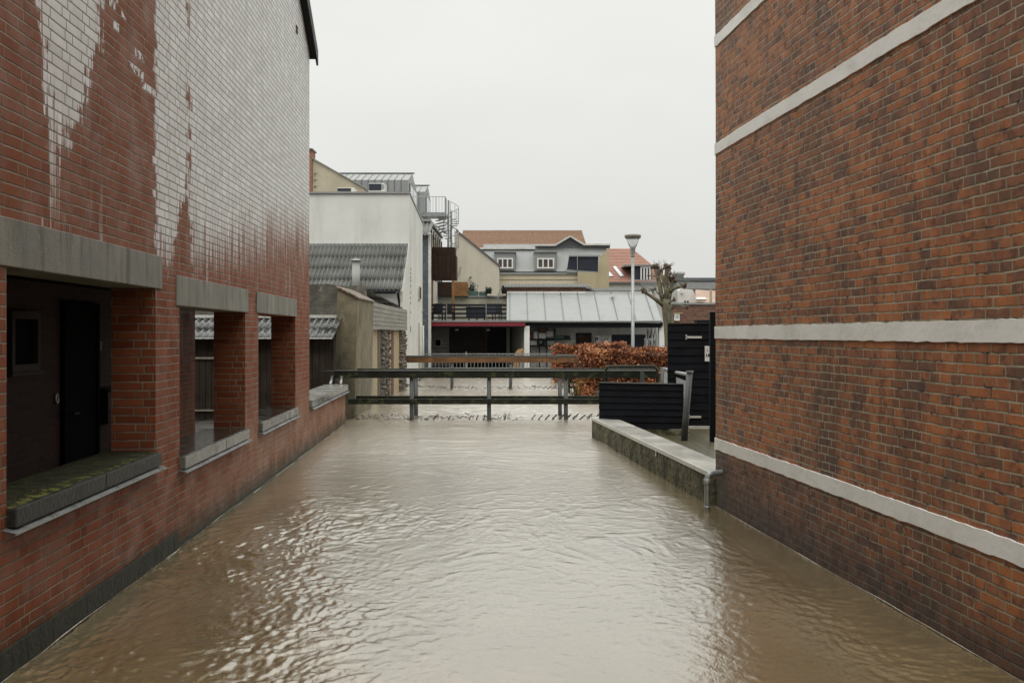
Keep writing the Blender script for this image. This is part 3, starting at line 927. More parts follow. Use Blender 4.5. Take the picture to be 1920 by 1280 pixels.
# entrance under the porch
d_ = MB().box(-1.66, -1.62, 10.32, 11.16, 0.06, 2.12)
dr = d_.build('door', M['door'], lb)
MB().box(-1.65, -1.60, 10.25, 10.32, 0.06, 2.19).box(-1.65, -1.60, 11.16, 11.23, 0.06, 2.19).box(-1.65, -1.60, 10.32, 11.16, 2.12, 2.19).build('door_frame', M['door'], dr)
MB().tube([(-1.60, 10.42, 1.02), (-1.57, 10.42, 1.02), (-1.57, 10.55, 1.02)], 0.011).build('handle', M['black'], dr)
wf = MB()
for (a, b, c, e_) in ((9.02, 9.62, 1.99, 2.06), (9.02, 9.62, 1.50, 1.57), (9.02, 9.08, 1.57, 1.99), (9.56, 9.62, 1.57, 1.99)):
    wf.box(-1.66, -1.58, a, b, c, e_)
wf.box(-1.66, -1.56, 8.98, 9.66, 1.47, 1.498)
wp = wf.build('window', M['frame_dark'], lb)
MB().box(-1.648, -1.63, 9.08, 9.56, 1.57, 1.99).build('pane', M['door'], wp)
text('43', 0.15, (-1.645, 11.33, 1.71), (R(90), 0, R(90)), M['white_dirty'], lb, 'house_number')
vb = MB().box(0.0, 0.012, 14.62, 14.73, 6.27, 6.38)
vo = vb.build('air_brick', M['brown_brick'], lb)
MB().box(0.010, 0.016, 14.635, 14.665, 6.285, 6.318).box(0.010, 0.016, 14.685, 14.715, 6.285, 6.318).box(0.010, 0.016, 14.635, 14.665, 6.333, 6.366).box(0.010, 0.016, 14.685, 14.715, 6.333, 6.366).build('vent_holes', M['black'], vo)


def lloc(t, s, z):
    c, s_ = math.cos(A_L), math.sin(A_L)
    return Vector((-2.478 + t * c - s * s_, t * s_ + s * c, z))


bell = thing('door_bell', 'small oval metal bell plate on the dark porch wall', 'door bell', lloc(-1.64, 10.13, 1.2), rotz=A_L, local=True)
ring = [(0.008, 0.028 * math.cos(a), 0.05 * math.sin(a)) for a in [2 * math.pi * i / 24 for i in range(25)]]
MB().tube(ring, 0.009, 6).build('ring', M['brass'], bell, smooth=True)
MB().box(0.0, 0.012, -0.008, 0.008, -0.018, 0.018).build('button', M['black'], bell)
mbx = thing('mailbox', 'dark metal mailbox on the porch wall beside the door', 'mailbox', lloc(-1.64, 11.48, 0.84), rotz=A_L, local=True)
MB().box(0.0, 0.10, -0.17, 0.17, 0.0, 0.36).build('body', M['navy'], mbx, bevel=0.01)
MB().prism([(0, -0.18, 0.362), (0.12, -0.18, 0.362), (0, -0.18, 0.41)], (0, 0.36, 0)).build('lid', M['black'], mbx)

# low river wall continuing the building
lw = thing('river_wall', 'low red brick river wall with wet concrete coping past the building corner', 'wall', (-2.478, 0, 0), rotz=A_L, local=True)
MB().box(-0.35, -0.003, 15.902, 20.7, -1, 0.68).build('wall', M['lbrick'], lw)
cp = MB()
for i in range(4):
    cp.box(-0.45, 0.05, 15.905 + i * 1.22, 15.905 + (i + 1) * 1.22 - 0.006, 0.68, 0.80)
cp.build('coping', M['coping'], lw, bevel=0.008)
MB().prism([(0.0, 15.9, 0.672), (0.075, 15.9, 0.656), (0.075, 15.9, 0.638), (0.069, 15.9, 0.638), (0.069, 15.9, 0.652), (0.0, 15.9, 0.666)], (0, 4.85, 0)).build('drip_flashing', M['steel'], lw)

# ------------------------------------------------------------------ right building
A_R = math.atan(0.0975)
RX0 = 2.195 + 0.0975 * 10.73
S_END = 10.73 / math.cos(A_R)
rb = thing('old_brick_building', 'tall windowless building of dark mixed brick with white painted bands', 'building', (RX0, 0, 0), rotz=A_R, local=True)
# face mesh with the slight unevenness of an old wall
fw = MB()
n_s, n_z = 120, 90
for i in range(n_s + 1):
    for j in range(n_z + 1):
        s_ = -1 + (S_END + 1) * i / n_s
        z_ = -1 + 10 * j / n_z
        t_ = 0.012 * float(vnoise(np.array(s_ * 0.9), np.array(z_ * 0.9 + 4), 41)) + 0.005 * float(vnoise(np.array(s_ * 2.7), np.array(z_ * 2.7), 42))
        fw.v.append((t_ * 0.5, s_, z_))
for i in range(n_s):
    for j in range(n_z):
        k = i * (n_z + 1) + j
        fw.f.append((k, k + 1, k + n_z + 2, k + n_z + 1))
fw.add([(0, S_END, -1), (7, S_END, -1), (7, S_END, 9), (0, S_END, 9)], [(3, 2, 1, 0)])
fw.add([(0, -1, 9), (7, -1, 9), (7, S_END, 9), (0, S_END, 9)], [(0, 1, 2, 3)])
fw.add([(7, -1, -1), (7, S_END, -1), (7, S_END, 9), (7, -1, 9)], [(0, 1, 2, 3)])
fw.add([(0, -1, -1), (7, -1, -1), (7, -1, 9), (0, -1, 9)], [(0, 1, 2, 3)])
fw.build('wall', M['rbrick'], rb, smooth=False)
for k, (z0, z1) in enumerate(((0.609, 0.738), (1.798, 1.932), (3.772, 3.90), (4.93, 5.055))):
    bm = MB()
    n = 240
    for i in range(n + 1):
        s_ = -1 + (S_END + 1.004) * i / n
        a = z0 + 0.004 * float(vnoise(np.array(s_ * 9.0), np.array(k * 3.7), 51)) + random.uniform(-0.002, 0.002)
        b = z1 + 0.004 * float(vnoise(np.array(s_ * 9.0), np.array(k * 3.7 + 9), 52)) + random.uniform(-0.002, 0.002)
        tt = lambda zz: 0.5 * 0.012 * float(vnoise(np.array(s_ * 0.9), np.array(zz * 0.9 + 4), 41)) + 0.5 * 0.005 * float(vnoise(np.array(s_ * 2.7), np.array(zz * 2.7), 42))
        ta, tb = tt(a) - 0.012, tt(b) - 0.012
        bm.v += [(ta + 0.04, s_, a), (ta, s_, a + 0.004), (tb, s_, b - 0.004), (tb + 0.04, s_, b)]
    for i in range(n):
        for j in range(3):
            q0 = i * 4 + j
            bm.f.append((q0, q0 + 1, q0 + 5, q0 + 4))
    q0 = n * 4
    bm.f.append((q0, q0 + 1, q0 + 2, q0 + 3))
    bm.build('plaster_band', M['plaster_white'], rb)


# added pale strips for the bright meniscus where the water meets the walls
def glint_line(a, b, seed):
    fm = MB()
    a, b = Vector(a), Vector(b)
    L = (b - a).length
    n = int(L / 0.02)
    pts, rr = [], []
    nrm = Vector((-(b - a).y, (b - a).x, 0)).normalized()
    for i in range(n + 1):
        t = i / n
        p = a.lerp(b, t) + nrm * 0.006 * float(vnoise(np.array(t * L * 3), np.array(seed * 1.0), 60))
        pts.append((p.x, p.y, 0.006 + 0.006 * float(vnoise(np.array(t * L * 1.3), np.array(seed + 2.0), 61))))
        rr.append(max(0.001, 0.0018 + 0.0032 * float(vnoise(np.array(t * L * 2.2), np.array(seed + 5.0), 62))))
    fm.tube(pts, rr, 6)
    tag(fm.build('glint_strip', M['glint_strip'], smooth=True), 'thin pale strip standing in for the reflecting meniscus along the foot of a wall', kind='stuff')


glint_line(lloc(0.02, 4.8, 0), lloc(0.02, 8.6, 0), 1)
glint_line(lloc(0.016, 8.6, 0), lloc(0.016, 20.6, 0), 2)


def rloc(t, s, z):
    c, s_ = math.cos(A_R), math.sin(A_R)
    return Vector((RX0 + t * c - s * s_, t * s_ + s * c, z))


glint_line(rloc(-0.012, 4.6, 0), rloc(-0.012, S_END, 0), 3)

# ------------------------------------------------------------------ quay wall, pipe, plate
Q0, Q1 = (2.135, 10.76), (1.43, 17.85)
qd = Vector((Q1[0] - Q0[0], Q1[1] - Q0[1], 0)).normalized()
qn = Vector((qd.y, -qd.x, 0))                    # to the right bank
qw = thing('quay_wall', 'low mossy concrete quay wall with a wet pale top, right of the channel', 'wall', (Q0[0], Q0[1], 0))
a0, a1 = Vector((*Q0, -1)), Vector((*Q1, -1))
qm = MB()
qm.prism([a0, a1, a1 + qn * 0.38 + qd * 0.35, a0 + qn * 0.38], (0, 0, 1.305))
qo = qm.build('body', M['quay_side'], qw, bevel=0.012)
qt = MB()
a0, a1 = Vector((*Q0, 0.306)) - qn * 0.012, Vector((*Q1, 0.306)) - qn * 0.012 + qd * 0.01
qt.prism([a0, a1, a1 + qn * 0.405 + qd * 0.36, a0 + qn * 0.405], (0, 0, 0.058))
qt.build('coping', M['quay_top'], qw, bevel=0.01)  # pale colour holds part of the sky reflected by the wet top
glint_line((Q0[0] - 0.006, Q0[1] + 0.3, 0), (Q1[0] - 0.006, Q1[1], 0), 4)
pu = P(1228, 850, 13.1)
pl_y = 13.1
pc = Vector((Q0[0] + (pl_y - Q0[1]) * qd.x / qd.y, pl_y, Z(850, 13.1)))
npl = thing('number_plate', 'small blue plate with a white 3 on the quay wall', 'sign', pc)
MB().prism([pc - qd * 0.045 - Vector((0, 0, 0.055)) - qn * 0.002, pc + qd * 0.045 - Vector((0, 0, 0.055)) - qn * 0.002, pc + qd * 0.045 + Vector((0, 0, 0.055)) - qn * 0.002, pc - qd * 0.045 + Vector((0, 0, 0.055)) - qn * 0.002], -qn * 0.008).build('plate', M['blue'], npl)
text('3', 0.10, pc - qn * 0.012, (R(90), 0, math.atan2(-qn.y, -qn.x) + R(90)), M['white'], npl)

dp = thing('drainpipe', 'grey drainpipe bending out of the brick corner down into the water', 'pipe', (2.1, 10.62, 0))
ex, ey = X(1326, 10.45), 10.45
MB().tube([(2.36, 10.56, 0.40), (2.26, 10.52, 0.395), (ex + 0.05, ey + 0.01, 0.385), (ex + 0.015, ey, 0.372), (ex, ey, 0.33), (ex, ey, -0.2)], 0.031, 12).build('pipe', M['steel'], dp, smooth=True)
for za_, zb_ in ((0.335, 0.27), (0.05, 0.02)):
    MB().tube([(ex, ey, za_), (ex, ey, zb_)], 0.037, 12).build('collar', M['steel'], dp, smooth=True)

# ------------------------------------------------------------------ black board screen, post, gate at the courtyard
sc_ = thing('board_screen', 'low black board screen standing behind the quay wall', 'fence', (2.1, 17, 0.36))
p0, p1 = Vector((X(1124, 17.5), 17.5, 0)), Vector((X(1283, 16.7), 16.7, 0))
dv = (p1 - p0).normalized()
nv = Vector((dv.y, -dv.x, 0))
if nv.y > 0: nv = -nv
brd = MB()
NB = 7
for i in range(NB):
    zb0 = lambda f, e: e
    f0, f1 = i / NB, (i + 1) / NB
    zl = lambda f: 0.19 + (Z(718, 17.5) - 0.19) * f
    zr = lambda f: Z(804, 16.7) + (Z(721, 16.7) - Z(804, 16.7)) * f
    q0 = [p0 + Vector((0, 0, zl(f0) + 0.004)) + nv * 0.030, p1 + Vector((0, 0, zr(f0) + 0.004)) + nv * 0.030,
          p1 + Vector((0, 0, zr(f1))) + nv * 0.012, p0 + Vector((0, 0, zl(f1))) + nv * 0.012]
    brd.prism(q0, -nv * 0.02)
brd.prism([p0 + Vector((0, 0, 0.2)) - nv * 0.002, p1 + Vector((0, 0, 0.27)) - nv * 0.002, p1 + Vector((0, 0, 0.99)) - nv * 0.002, p0 + Vector((0, 0, 0.97)) - nv * 0.002], -nv * 0.02)
brd.build('boards', M['black_board'], sc_)
MB().prism([p0 + Vector((0, 0, Z(718, 17.5) + 0.002)) + nv * 0.04, p1 + Vector((0, 0, Z(721, 16.7) + 0.002)) + nv * 0.04, p1 + Vector((0, 0, Z(721, 16.7) + 0.002)) - nv * 0.03, p0 + Vector((0, 0, Z(718, 17.5) + 0.002)) - nv * 0.03], (0, 0, 0.016)).build('cap_rail', M['post'], sc_)
fb = MB()
pa = p0.lerp(p1, 0.45)
pb = p0.lerp(p1, 0.82)
pcx = p0.lerp(p1, 0.97)
fb.prism([pa + Vector((0, 0, 0.0)) + nv * 0.02, pb + nv * 0.02, pb - nv * 0.12, pa - nv * 0.12], (0, 0, 0.262))
fb.prism([pb + dv * 0.004 + nv * 0.05, pcx + nv * 0.05, pcx - nv * 0.12, pb + dv * 0.004 - nv * 0.12], (0, 0, 0.225))
fb.build('footing', M['quay_side'], sc_, bevel=0.01)

tp = thing('fence_post', 'leaning wet grey post standing on the paving in front of the black gate', 'post', (X(1283, 15.9), 15.9, 0.15))
MB().tube([P(1283, 829, 15.9), P(1286, 780, 15.9), P(1293, 697, 15.95)], [0.056, 0.052, 0.05], 12).build('shaft', M['post'], tp, smooth=True)
MB().tube([P(1293, 698, 15.95), P(1293, 695, 15.95)], 0.062, 12).build('cap', M['steel'], tp)
lf = thing('wire_fence', 'chain link panel under a bent grey tube beside the black screen', 'fence', (3.05, 18, 0.2))
wA, wB = P(1245, 690, 20.2), P(1291, 700, 16.0)
MB().tube([wA + Vector((0, 0, -0.02)), wA.lerp(wB, 0.12) + Vector((0, 0, -0.01)), wA.lerp(wB, 0.3) + Vector((0, 0, -0.035)), wB + Vector((0, 0, -0.02))], 0.03, 10).build('top_tube', M['steel'], lf, smooth=True)
MB().tube([(X(1243, 20.3), 20.3, 0.1), (X(1243, 20.3), 20.3, Z(688, 20.3))], 0.05, 12).build('post', M['post'], lf, smooth=True)
ch = MB()
h_top = 1.08
base0, base1 = Vector((wA.x, wA.y, 0.22)), Vector((wB.x, wB.y, 0.22))
Lf = (base1 - base0).length
dl = (base1 - base0).normalized()
Hh = h_top - 0.22
cell = 0.075
k = -Hh
while k < Lf:
    for sg in (1, -1):
        # wires at 45 degrees clipped to the panel
        s0 = k if sg > 0 else k + Hh
        pts = []
        for t in np.linspace(0, 1, 2):
            pass
        x0_, x1_ = (k, k + Hh) if sg > 0 else (k + Hh, k)
        z0_, z1_ = 0.0, Hh
        def clip(xa, za, xb, zb):
            t0, t1 = 0.0, 1.0
            dxx = xb - xa
            for lim, sgn in ((0.0, 1), (Lf, -1)):
                da, db = sgn * (xa - lim), sgn * (xb - lim)
                if da < 0 and db < 0: return None
                if da < 0: t0 = max(t0, da / (da - db))
                if db < 0: t1 = min(t1, da / (da - db))
            if t1 - t0 < 0.02: return None
            return (xa + dxx * t0, za + (zb - za) * t0, xa + dxx * t1, za + (zb - za) * t1)
        c_ = clip(x0_, z0_, x1_, z1_)
        if c_:
            ch.tube([base0 + dl * c_[0] + Vector((0, 0, c_[1])), base0 + dl * c_[2] + Vector((0, 0, c_[3]))], 0.0035, 4, False)
    k += cell
ch.build('wire_mesh', M['steel'], lf)

gy = 17.9
gx0, gx1 = X(1252, gy), X(1334, gy)
gt = thing('black_gate', 'tall black board gate with two pale strap hinges', 'gate', ((gx0 + gx1) / 2, gy, 0.15))
gb = MB()
nb = 13
zt = Z(608, gy)
for i in range(nb):
    z0_, z1_ = 0.2 + (zt - 0.2) * i / nb, 0.2 + (zt - 0.2) * (i + 1) / nb
    gb.prism([(gx0, gy - 0.022, z0_ + 0.005), (gx1, gy - 0.022, z0_ + 0.005), (gx1, gy - 0.008, z1_), (gx0, gy - 0.008, z1_)], (0, 0.02, 0))
gb.box(gx0, gx1, gy + 0.012, gy + 0.04, 0.2, zt)
gb.build('boards', M['black_board'], gt)
MB().box(gx0, gx1, gy - 0.03, gy + 0.05, zt + 0.001, zt + 0.022).build('cap_rail', M['rail'], gt)
for (ua, ub, va, vb) in ((1286, 1315, 630, 634), (1291, 1314, 779, 783)):
    MB().box(X(ua, gy), X(ub, gy), gy - 0.036, gy - 0.026, Z(vb, gy), Z(va, gy)).box(X(ua, gy) - 0.008, X(ua, gy) + 0.014, gy - 0.036, gy - 0.026, Z(vb + 2, gy), Z(va - 3, gy)).build('strap_hinge', M['white_dirty'], gt)
MB().box(gx0 + 0.3, gx1 + 0.25, gy - 0.06, gy + 0.2, 0.152, 0.185).build('threshold', M['quay_top'], gt)
gp = thing('gate_post', 'square black post between the gate and the old brick corner', 'post', (X(1336, 15.7), 15.7, 0.15))
xg = X(1336, 15.7)
MB().box(xg - 0.042, xg + 0.042, 15.66, 15.74, 0.15, Z(585, 15.7)).build('shaft', M['black_board'], gp, bevel=0.004)
MB().prism([(xg - 0.048, 15.65, Z(585, 15.7)), (xg + 0.048, 15.65, Z(585, 15.7)), (xg + 0.048, 15.75, Z(585, 15.7)), (xg - 0.048, 15.75, Z(585, 15.7))], (0, 0, 0.012)).build('cap', M['steel'], gp)
ns = thing('notice', 'narrow white notice with two lines of letters on the black gate', 'sign', (X(1326, gy), gy - 0.03, Z(663, gy)))
MB().box(X(1321, gy), X(1331.5, gy), gy - 0.036, gy - 0.026, Z(677, gy), Z(648.5, gy)).build('board', M['white'], ns)
text('L', 0.075, (X(1326.3, gy), gy - 0.0385, Z(656, gy)), (R(90), 0, 0), M['ink'], ns, bold=-0.001)
text('Lä', 0.075, (X(1326.3, gy), gy - 0.0385, Z(665.5, gy)), (R(90), 0, 0), M['ink'], ns, bold=0.002)


# ------------------------------------------------------------------ footbridges
def footbridge(name, label, ys_, posts, xr, ztop, top_h, zlow, low_h, xlow, hoop, matt, matl, deck, tilt=0.0):
    b = thing(name, label, 'footbridge', (0, ys_[0], 0))
    tube_mat = M['rail'] if zlow is not None else M['post']
    for i, y in enumerate(ys_):
        for u in posts[i]:
            x = X(u, y)
            MB().tube([(x, y, -0.8), (x, y, ztop - 0.03)], 0.047, 10).build('post', M['post'], b, smooth=True)
        x0, x1 = xr[i]
        t_ = MB().box(x0, x1, y - 0.085, y - 0.045, ztop - top_h, ztop - 0.012)
        t_.build('rail', matt, b, bevel=0.006)
        c = MB().box(x0 - 0.01, x1 + 0.01, y - 0.10, y + 0.05, ztop - 0.011, ztop + 0.012)
        c.build('handrail', M['rail'] if i else M['post'], b, bevel=0.006)
        if zlow is not None:
            MB().box(xlow[0], xlow[1], y - 0.085, y - 0.045, zlow - low_h, zlow).build('lower_rail', matl, b, bevel=0.008)
    dk = MB()
    x = deck[0]
    rnd = random.Random(3)
    while x < deck[1]:
        if rnd.random() < (0.45 if x < 0.8 else 0.1):
            x += 0.155
            continue
        zz = deck[2] + tilt * (x - deck[0]) + rnd.uniform(-0.016, 0.008)
        sk = 0.10 * min(1, max(0, (x + 0.5) / 2))
        dk.beam((x - sk, ys_[0] + 0.0, zz), (x + sk, ys_[-1] + 0.05, zz), 0.018, 0.022)
        x += 0.155
    dk.box(deck[0], deck[1], ys_[0] - 0.02, ys_[0] + 0.02, deck[2] - 0.16, deck[2] - 0.05)
    dk.build('deck', M['twig'], b)
    if hoop:
        for (pts, r) in hoop:
            MB().tube(pts, r, 10).build('tube', tube_mat, b, smooth=True)
    return b


hy = 20.6
hoop = [([(X(1136, hy), hy, 0.55), (X(1136, hy), hy, Z(690, hy)), (X(1140, hy), hy, Z(687, hy)), (X(1226, hy), hy, Z(687, hy)), (X(1231, hy), hy, Z(690, hy)), (X(1232.5, hy), hy, Z(695, hy)), (X(1232.5, hy), hy, 0.1)], 0.034),
        ([(X(1204, hy), hy, 0.1), (X(1204, hy), hy, Z(697, hy))], 0.04)]
fbm = footbridge('footbridge', 'flooded footbridge with dark mossy timber rails on grey posts, nearest the viewer',
                 (21.45, 22.5), ((772, 917, 1061), (780, 917, 1050)), ((-4.08, 3.12), (-3.95, 3.2)), 1.06, 0.155, 0.46, 0.118, (-3.52, 2.3), hoop, M['rail'], M['rail'],
                 (-3.4, 2.2, -0.020), 0.0105)
for u in (621, 639):
    MB().tube([(X(u, 21.0), 21.0 if u > 630 else 20.9, 0.79), (X(u, 21.3), 21.42, 0.95)], 0.03, 8).build('bracket', M['steel'], fbm, smooth=True)
hy2 = 33.0
hoop2 = [([(X(1042, hy2), hy2, 1.0), (X(1046, hy2), hy2, Z(666, hy2)), (X(1080, hy2), hy2, Z(666, hy2)), (X(1083, hy2), hy2, 0.9), (X(1083, hy2), hy2, 0.2)], 0.04)]
footbridge('footbridge', 'far footbridge with a brown weathered timber rail in front of the picket railing',
           (33.5, 34.6), ((732, 847, 957), (736, 848, 958)), ((-4.1, 2.25), (-4.0, 2.3)), 1.09, 0.2, None, 0, None, hoop2, M['rail_rust'], M['rail'], (-4, 2.2, -0.005), 0.002)


def debris(y0, y1, x0, x1, n, label, seed):
    rnd = random.Random(seed)
    d = MB()
    for _ in range(n):
        x = x0 + (x1 - x0) * rnd.random() ** 1.5
        y = rnd.uniform(y0, y1)
        z = rnd.uniform(-0.01, 0.02)
        a = rnd.uniform(0, 6.28)
        L = rnd.uniform(0.03, 0.14)
        e2 = Vector((math.cos(a) * L, math.sin(a) * L, rnd.uniform(-0.03, 0.06)))
        if rnd.random() < 0.6:
            d.tube([(x, y, z), Vector((x, y, z)) + e2 * 0.5 + Vector((0, 0, rnd.uniform(-.015, .02))), Vector((x, y, z)) + e2], rnd.uniform(0.004, 0.011), 5)
        else:
            d.lump((x, y, z), rnd.uniform(0.01, 0.025), 6, 0.4, 0.5)
    tag(d.build('debris', M['debris']), label, kind='stuff')


debris(21.3, 22.4, -3.6, 0.2, 260, 'twigs and leaves caught on the deck of the near footbridge', 5)
debris(33.6, 35.2, -4.0, 2.3, 300, 'twigs and leaves caught along the far footbridge', 6)

# picket railing
pr = thing('picket_railing', 'pale grey metal picket railing beyond the far footbridge', 'railing', (-0.8, 45, 0.22))
yP = 45.0
xp0, xp1 = X(770, yP), X(1090, yP)
ztp = Z(663, yP)
pk = MB()
x = xp0
while x < xp1:
    pk.box(x - 0.011, x + 0.011, yP - 0.011, yP + 0.011, 0.33, ztp - 0.02)
    x += 0.16
pk.build('pickets', M['steel'], pr)
MB().box(xp0, xp1, yP - 0.025, yP + 0.025, ztp - 0.03, ztp + 0.015).build('top_rail', M['steel'], pr)
MB().box(xp0, xp1, yP - 0.02, yP + 0.02, 0.30, 0.335).build('bottom_rail', M['steel'], pr)
for u in (770, 874, 978, 1085):
    MB().box(X(u, yP) - 0.04, X(u, yP) + 0.04, yP + 0.026, yP + 0.09, 0.1, ztp + 0.09).build('post', M['steel'], pr)

# ------------------------------------------------------------------ left bank: shed, old boathouse, white building
sh = thing('shed', 'dark board shed with a wet corrugated roof behind the brick building', 'shed', (-6, 21.4, 0.03))
sx0, sx1 = -8.2, X(627, 21.35)
shb = MB()
x = sx0
rnd = random.Random(2)
while x < sx1 - 0.02:
    w_ = min(0.14, sx1 - x)
    shb.box(x, x + w_ - 0.008, 21.35 + rnd.uniform(0, 0.012), 21.40, 0.03, 1.80)
    x += 0.14
shb.box(sx0, sx1, 21.401, 21.45, 0.03, 1.80)
shb.build('boards', M['shed_wood'], sh)
MB().corr(sx0 - 0.1, sx1 + 0.02, 21.12, Z(635, 21.12), 22.3, Z(594, 22.3), 0.146, 0.026, laps=2).build('roof', M['fibre_dark'], sh, smooth=True)
MB().box(sx0, sx1 + 0.02, 22.22, 22.36, Z(596, 22.3), Z(590.5, 22.3)).build('flashing', M['white_dirty'], sh)
MB().tube([(sx0, 21.08, Z(634.5, 21.08)), (sx1, 21.08, Z(634.5, 21.08))], 0.012, 6).build('gutter_wire', M['white_dirty'], sh)
MB().box(sx0, sx1, 22.36, 22.5, 0, 2.2).build('rear_wall', M['shed_wood'], sh)
sg = thing('shed_gate', 'weathered board gate with two pale rails seen through the middle opening', 'gate', (-6.55, 20.9, 0.03))
gm = MB()
for i in range(6):
    gm.box(-6.95 + i * 0.13, -6.95 + i * 0.13 + 0.12, 20.9, 20.93, 0.08, Z(674, 20.9))
gm.build('boards', M['shed_wood'], sg)
for v in (671, 769):
    MB().box(-6.98, -6.14, 20.86, 20.898, Z(v + 1.6, 20.9), Z(v - 1.6, 20.9)).build('rail', M['grey_wood'], sg)

bh = thing('boathouse', 'old stained concrete and brick boathouse with silvered boards along the water', 'building', (-4.2, 24, 0))
yf = 22.2
MB().prism([P(624, 800, yf), P(664, 800, yf), P(670, 560, yf), P(652, 549, yf), P(633, 541, yf)], (0, 2.6, 0)).build('end_wall', M['render_old'], bh)
# coping tiles along the slope of the end wall
a, b = P(630, 539, yf), P(672, 560, yf)
ct = MB()
for i in range(5):
    q0, q1 = a.lerp(b, i / 5), a.lerp(b, (i + 1) / 5 + 0.03)
    ct.prism([q0 + Vector((0, -0.05, 0.004 + 0.006 * (i % 2))), q1 + Vector((0, -0.05, 0.004)), q1 + Vector((0, -0.05, 0.035)), q0 + Vector((0, -0.05, 0.045 + 0.006 * (i % 2)))], (0, 2.7, 0))
ct.build('coping', M['tile_old'], bh)
xs_ = -3.545
side = MB()
side.prism([(xs_, 22.23, -0.8), (xs_, 25.3, -0.8), (xs_, 25.3, 2.66), (xs_, 22.23, 2.60)], (0.02, 0, 0))
side.build('side_wall', M['render_beige'], bh)
rw = MB()
top = []
rnd = random.Random(9)
for i in range(22):
    u = 320 + (684 - 320) * i / 21
    top.append(P(u, 534 + rnd.uniform(-2.5, 3.5), 24.85))
rw.prism([P(684, 780, 24.85)] + top[::-1] + [P(320, 780, 24.85)], (0, 0.35, 0))
rw.build('rear_wall', M['render_grey'], bh)
MB().corr(-8, -3.66, 24.95, 2.98, 33.4, 2.72, 0.146, 0.025, laps=3).build('roof', M['fibre'], bh, smooth=True)
fa = MB()
for i in range(6):
    z0_ = 1.97 + (2.66 - 1.97) * i / 6
    z1_ = 1.97 + (2.66 - 1.97) * (i + 1) / 6
    fa.prism([(-3.55, 25.3, z0_ + 0.004), (-3.55, 33.6, z0_ + 0.004), (-3.568, 33.6, z1_), (-3.568, 25.3, z1_)], (0.022, 0, 0))
fa.build('fascia_boards', M['grey_wood'], bh)
secs = ((25.3, 27.1, 'brick_panel', 'yellow_brick', 0.0), (27.1, 27.6, 'timber_post', 'render_grey', 0.02), (27.6, 29.3, 'stone_pier', 'stone', 0.07), (29.3, 30.2, 'brick_panel', 'yellow_brick', 0.0),
        (30.2, 30.6, 'brick_pier', 'brown_brick', 0.03), (30.6, 32.3, 'brick_panel', 'yellow_brick', 0.0), (32.3, 33.6, 'stone_pier', 'stone', 0.06))
for (y0, y1, nm, mm, out) in secs:
    if nm == 'stone_pier':
        q = MB()
        z_ = -0.4
        while z_ < 1.94:
            for kk in range(8):
                q.lump((-3.64 + random.uniform(-0.02, 0.02), y0 + (y1 - y0) * (kk + random.uniform(0.2, 0.8)) / 8, z_ + random.uniform(-0.04, 0.04)), random.uniform(0.07, 0.12), 7, 0.2, 0.7)
            z_ += 0.11
        q.box(-3.75, -3.62, y0, y1, -0.8, 1.96)
        q.build(nm, M[mm], bh)
    else:
        MB().box(-3.85, -3.66 + out, y0, y1 - 0.002, -0.8, 1.968).build(nm, M[mm], bh)

wbd = thing('white_building', 'tall white limewashed building with a corrugated lean-to roof', 'building', (-6, 36, 0))
xw = -3.72
MB().prism([(xw, 33.9, -0.8), (xw, 33.9, Z(546, 33.9)), (xw, 36.0, Z(457, 36)), (xw, 36.0, Z(362, 36)), (xw, 41.4, Z(405, 40.0) - 0.15), (xw, 41.4, -0.8)], (-0.09, 0, 0)).build('side_wall', M['limewash'], wbd)
MB().box(-14, xw - 0.091, 36.0, 36.35, 0, Z(364, 36)).build('front_wall', M['limewash'], wbd)
MB().box(-14, xw - 0.092, 36.36, 41.3, 4.0, 6.3).build('rear_block', M['limewash'], wbd)
MB().box(-14, xw + 0.03, 35.93, 36.25, Z(363.5, 36), Z(360, 36)).prism([(xw + 0.03, 36.26, Z(363.5, 36)), (xw + 0.03, 41.45, Z(405, 40.0) - 0.14), (xw + 0.03, 41.45, Z(405, 40.0) - 0.08), (xw + 0.03, 36.26, Z(360, 36))], (-0.45, 0, 0)).build('coping', M['zinc'], wbd)
lo = MB()
for i in range(9):
    z0_ = 1.6 + 0.19 * i
    lo.prism([(-14, 33.97, z0_), (xw - 0.092, 33.97, z0_), (xw - 0.092, 33.985, z0_ + 0.187), (-14, 33.985, z0_ + 0.187)], (0, 0.03, 0))
lo.box(-14, xw - 0.092, 34.02, 34.2, 0, 3.2)
lo.build('weatherboards', M['white'], wbd)
MB().corr(-14, xw - 0.02, 33.65, Z(545, 33.65) + 0.03, 35.98, Z(459, 35.98) + 0.03, 0.146, 0.034, laps=4).build('lean_to_roof', M['fibre'], wbd, smooth=True)
MB().box(-14, xw - 0.03, 35.90, 35.995, Z(463, 36), Z(457, 36)).build('flashing', M['zinc'], wbd)
gt_ = MB().tube([(-14, 33.58, Z(547.5, 33.6)), (xw - 0.2, 33.58, Z(547.5, 33.6))], 0.055, 8)
gt_.tube([(X(746, 33.6), 33.6, Z(549, 33.6)), (X(746, 33.6), 33.72, Z(556, 33.6)), (X(748, 33.8), 33.92, Z(566, 33.8)), (X(748, 33.9), 33.93, 1.6)], 0.04, 8)
gt_.build('gutter', M['black'], wbd, smooth=True)
wv = MB()
for y0, y1, z0_, z1_ in ((39.4, 40.3, Z(562, 39.8), Z(536, 39.8)),):
    wv.box(xw - 0.02, xw + 0.05, y0, y1, z0_, z1_)
ww = wv.build('window', M['white_dirty'], wbd)
MB().box(xw + 0.045, xw + 0.055, 39.5, 40.2, Z(560, 39.8), Z(538, 39.8)).build('pane', M['glass'], ww)
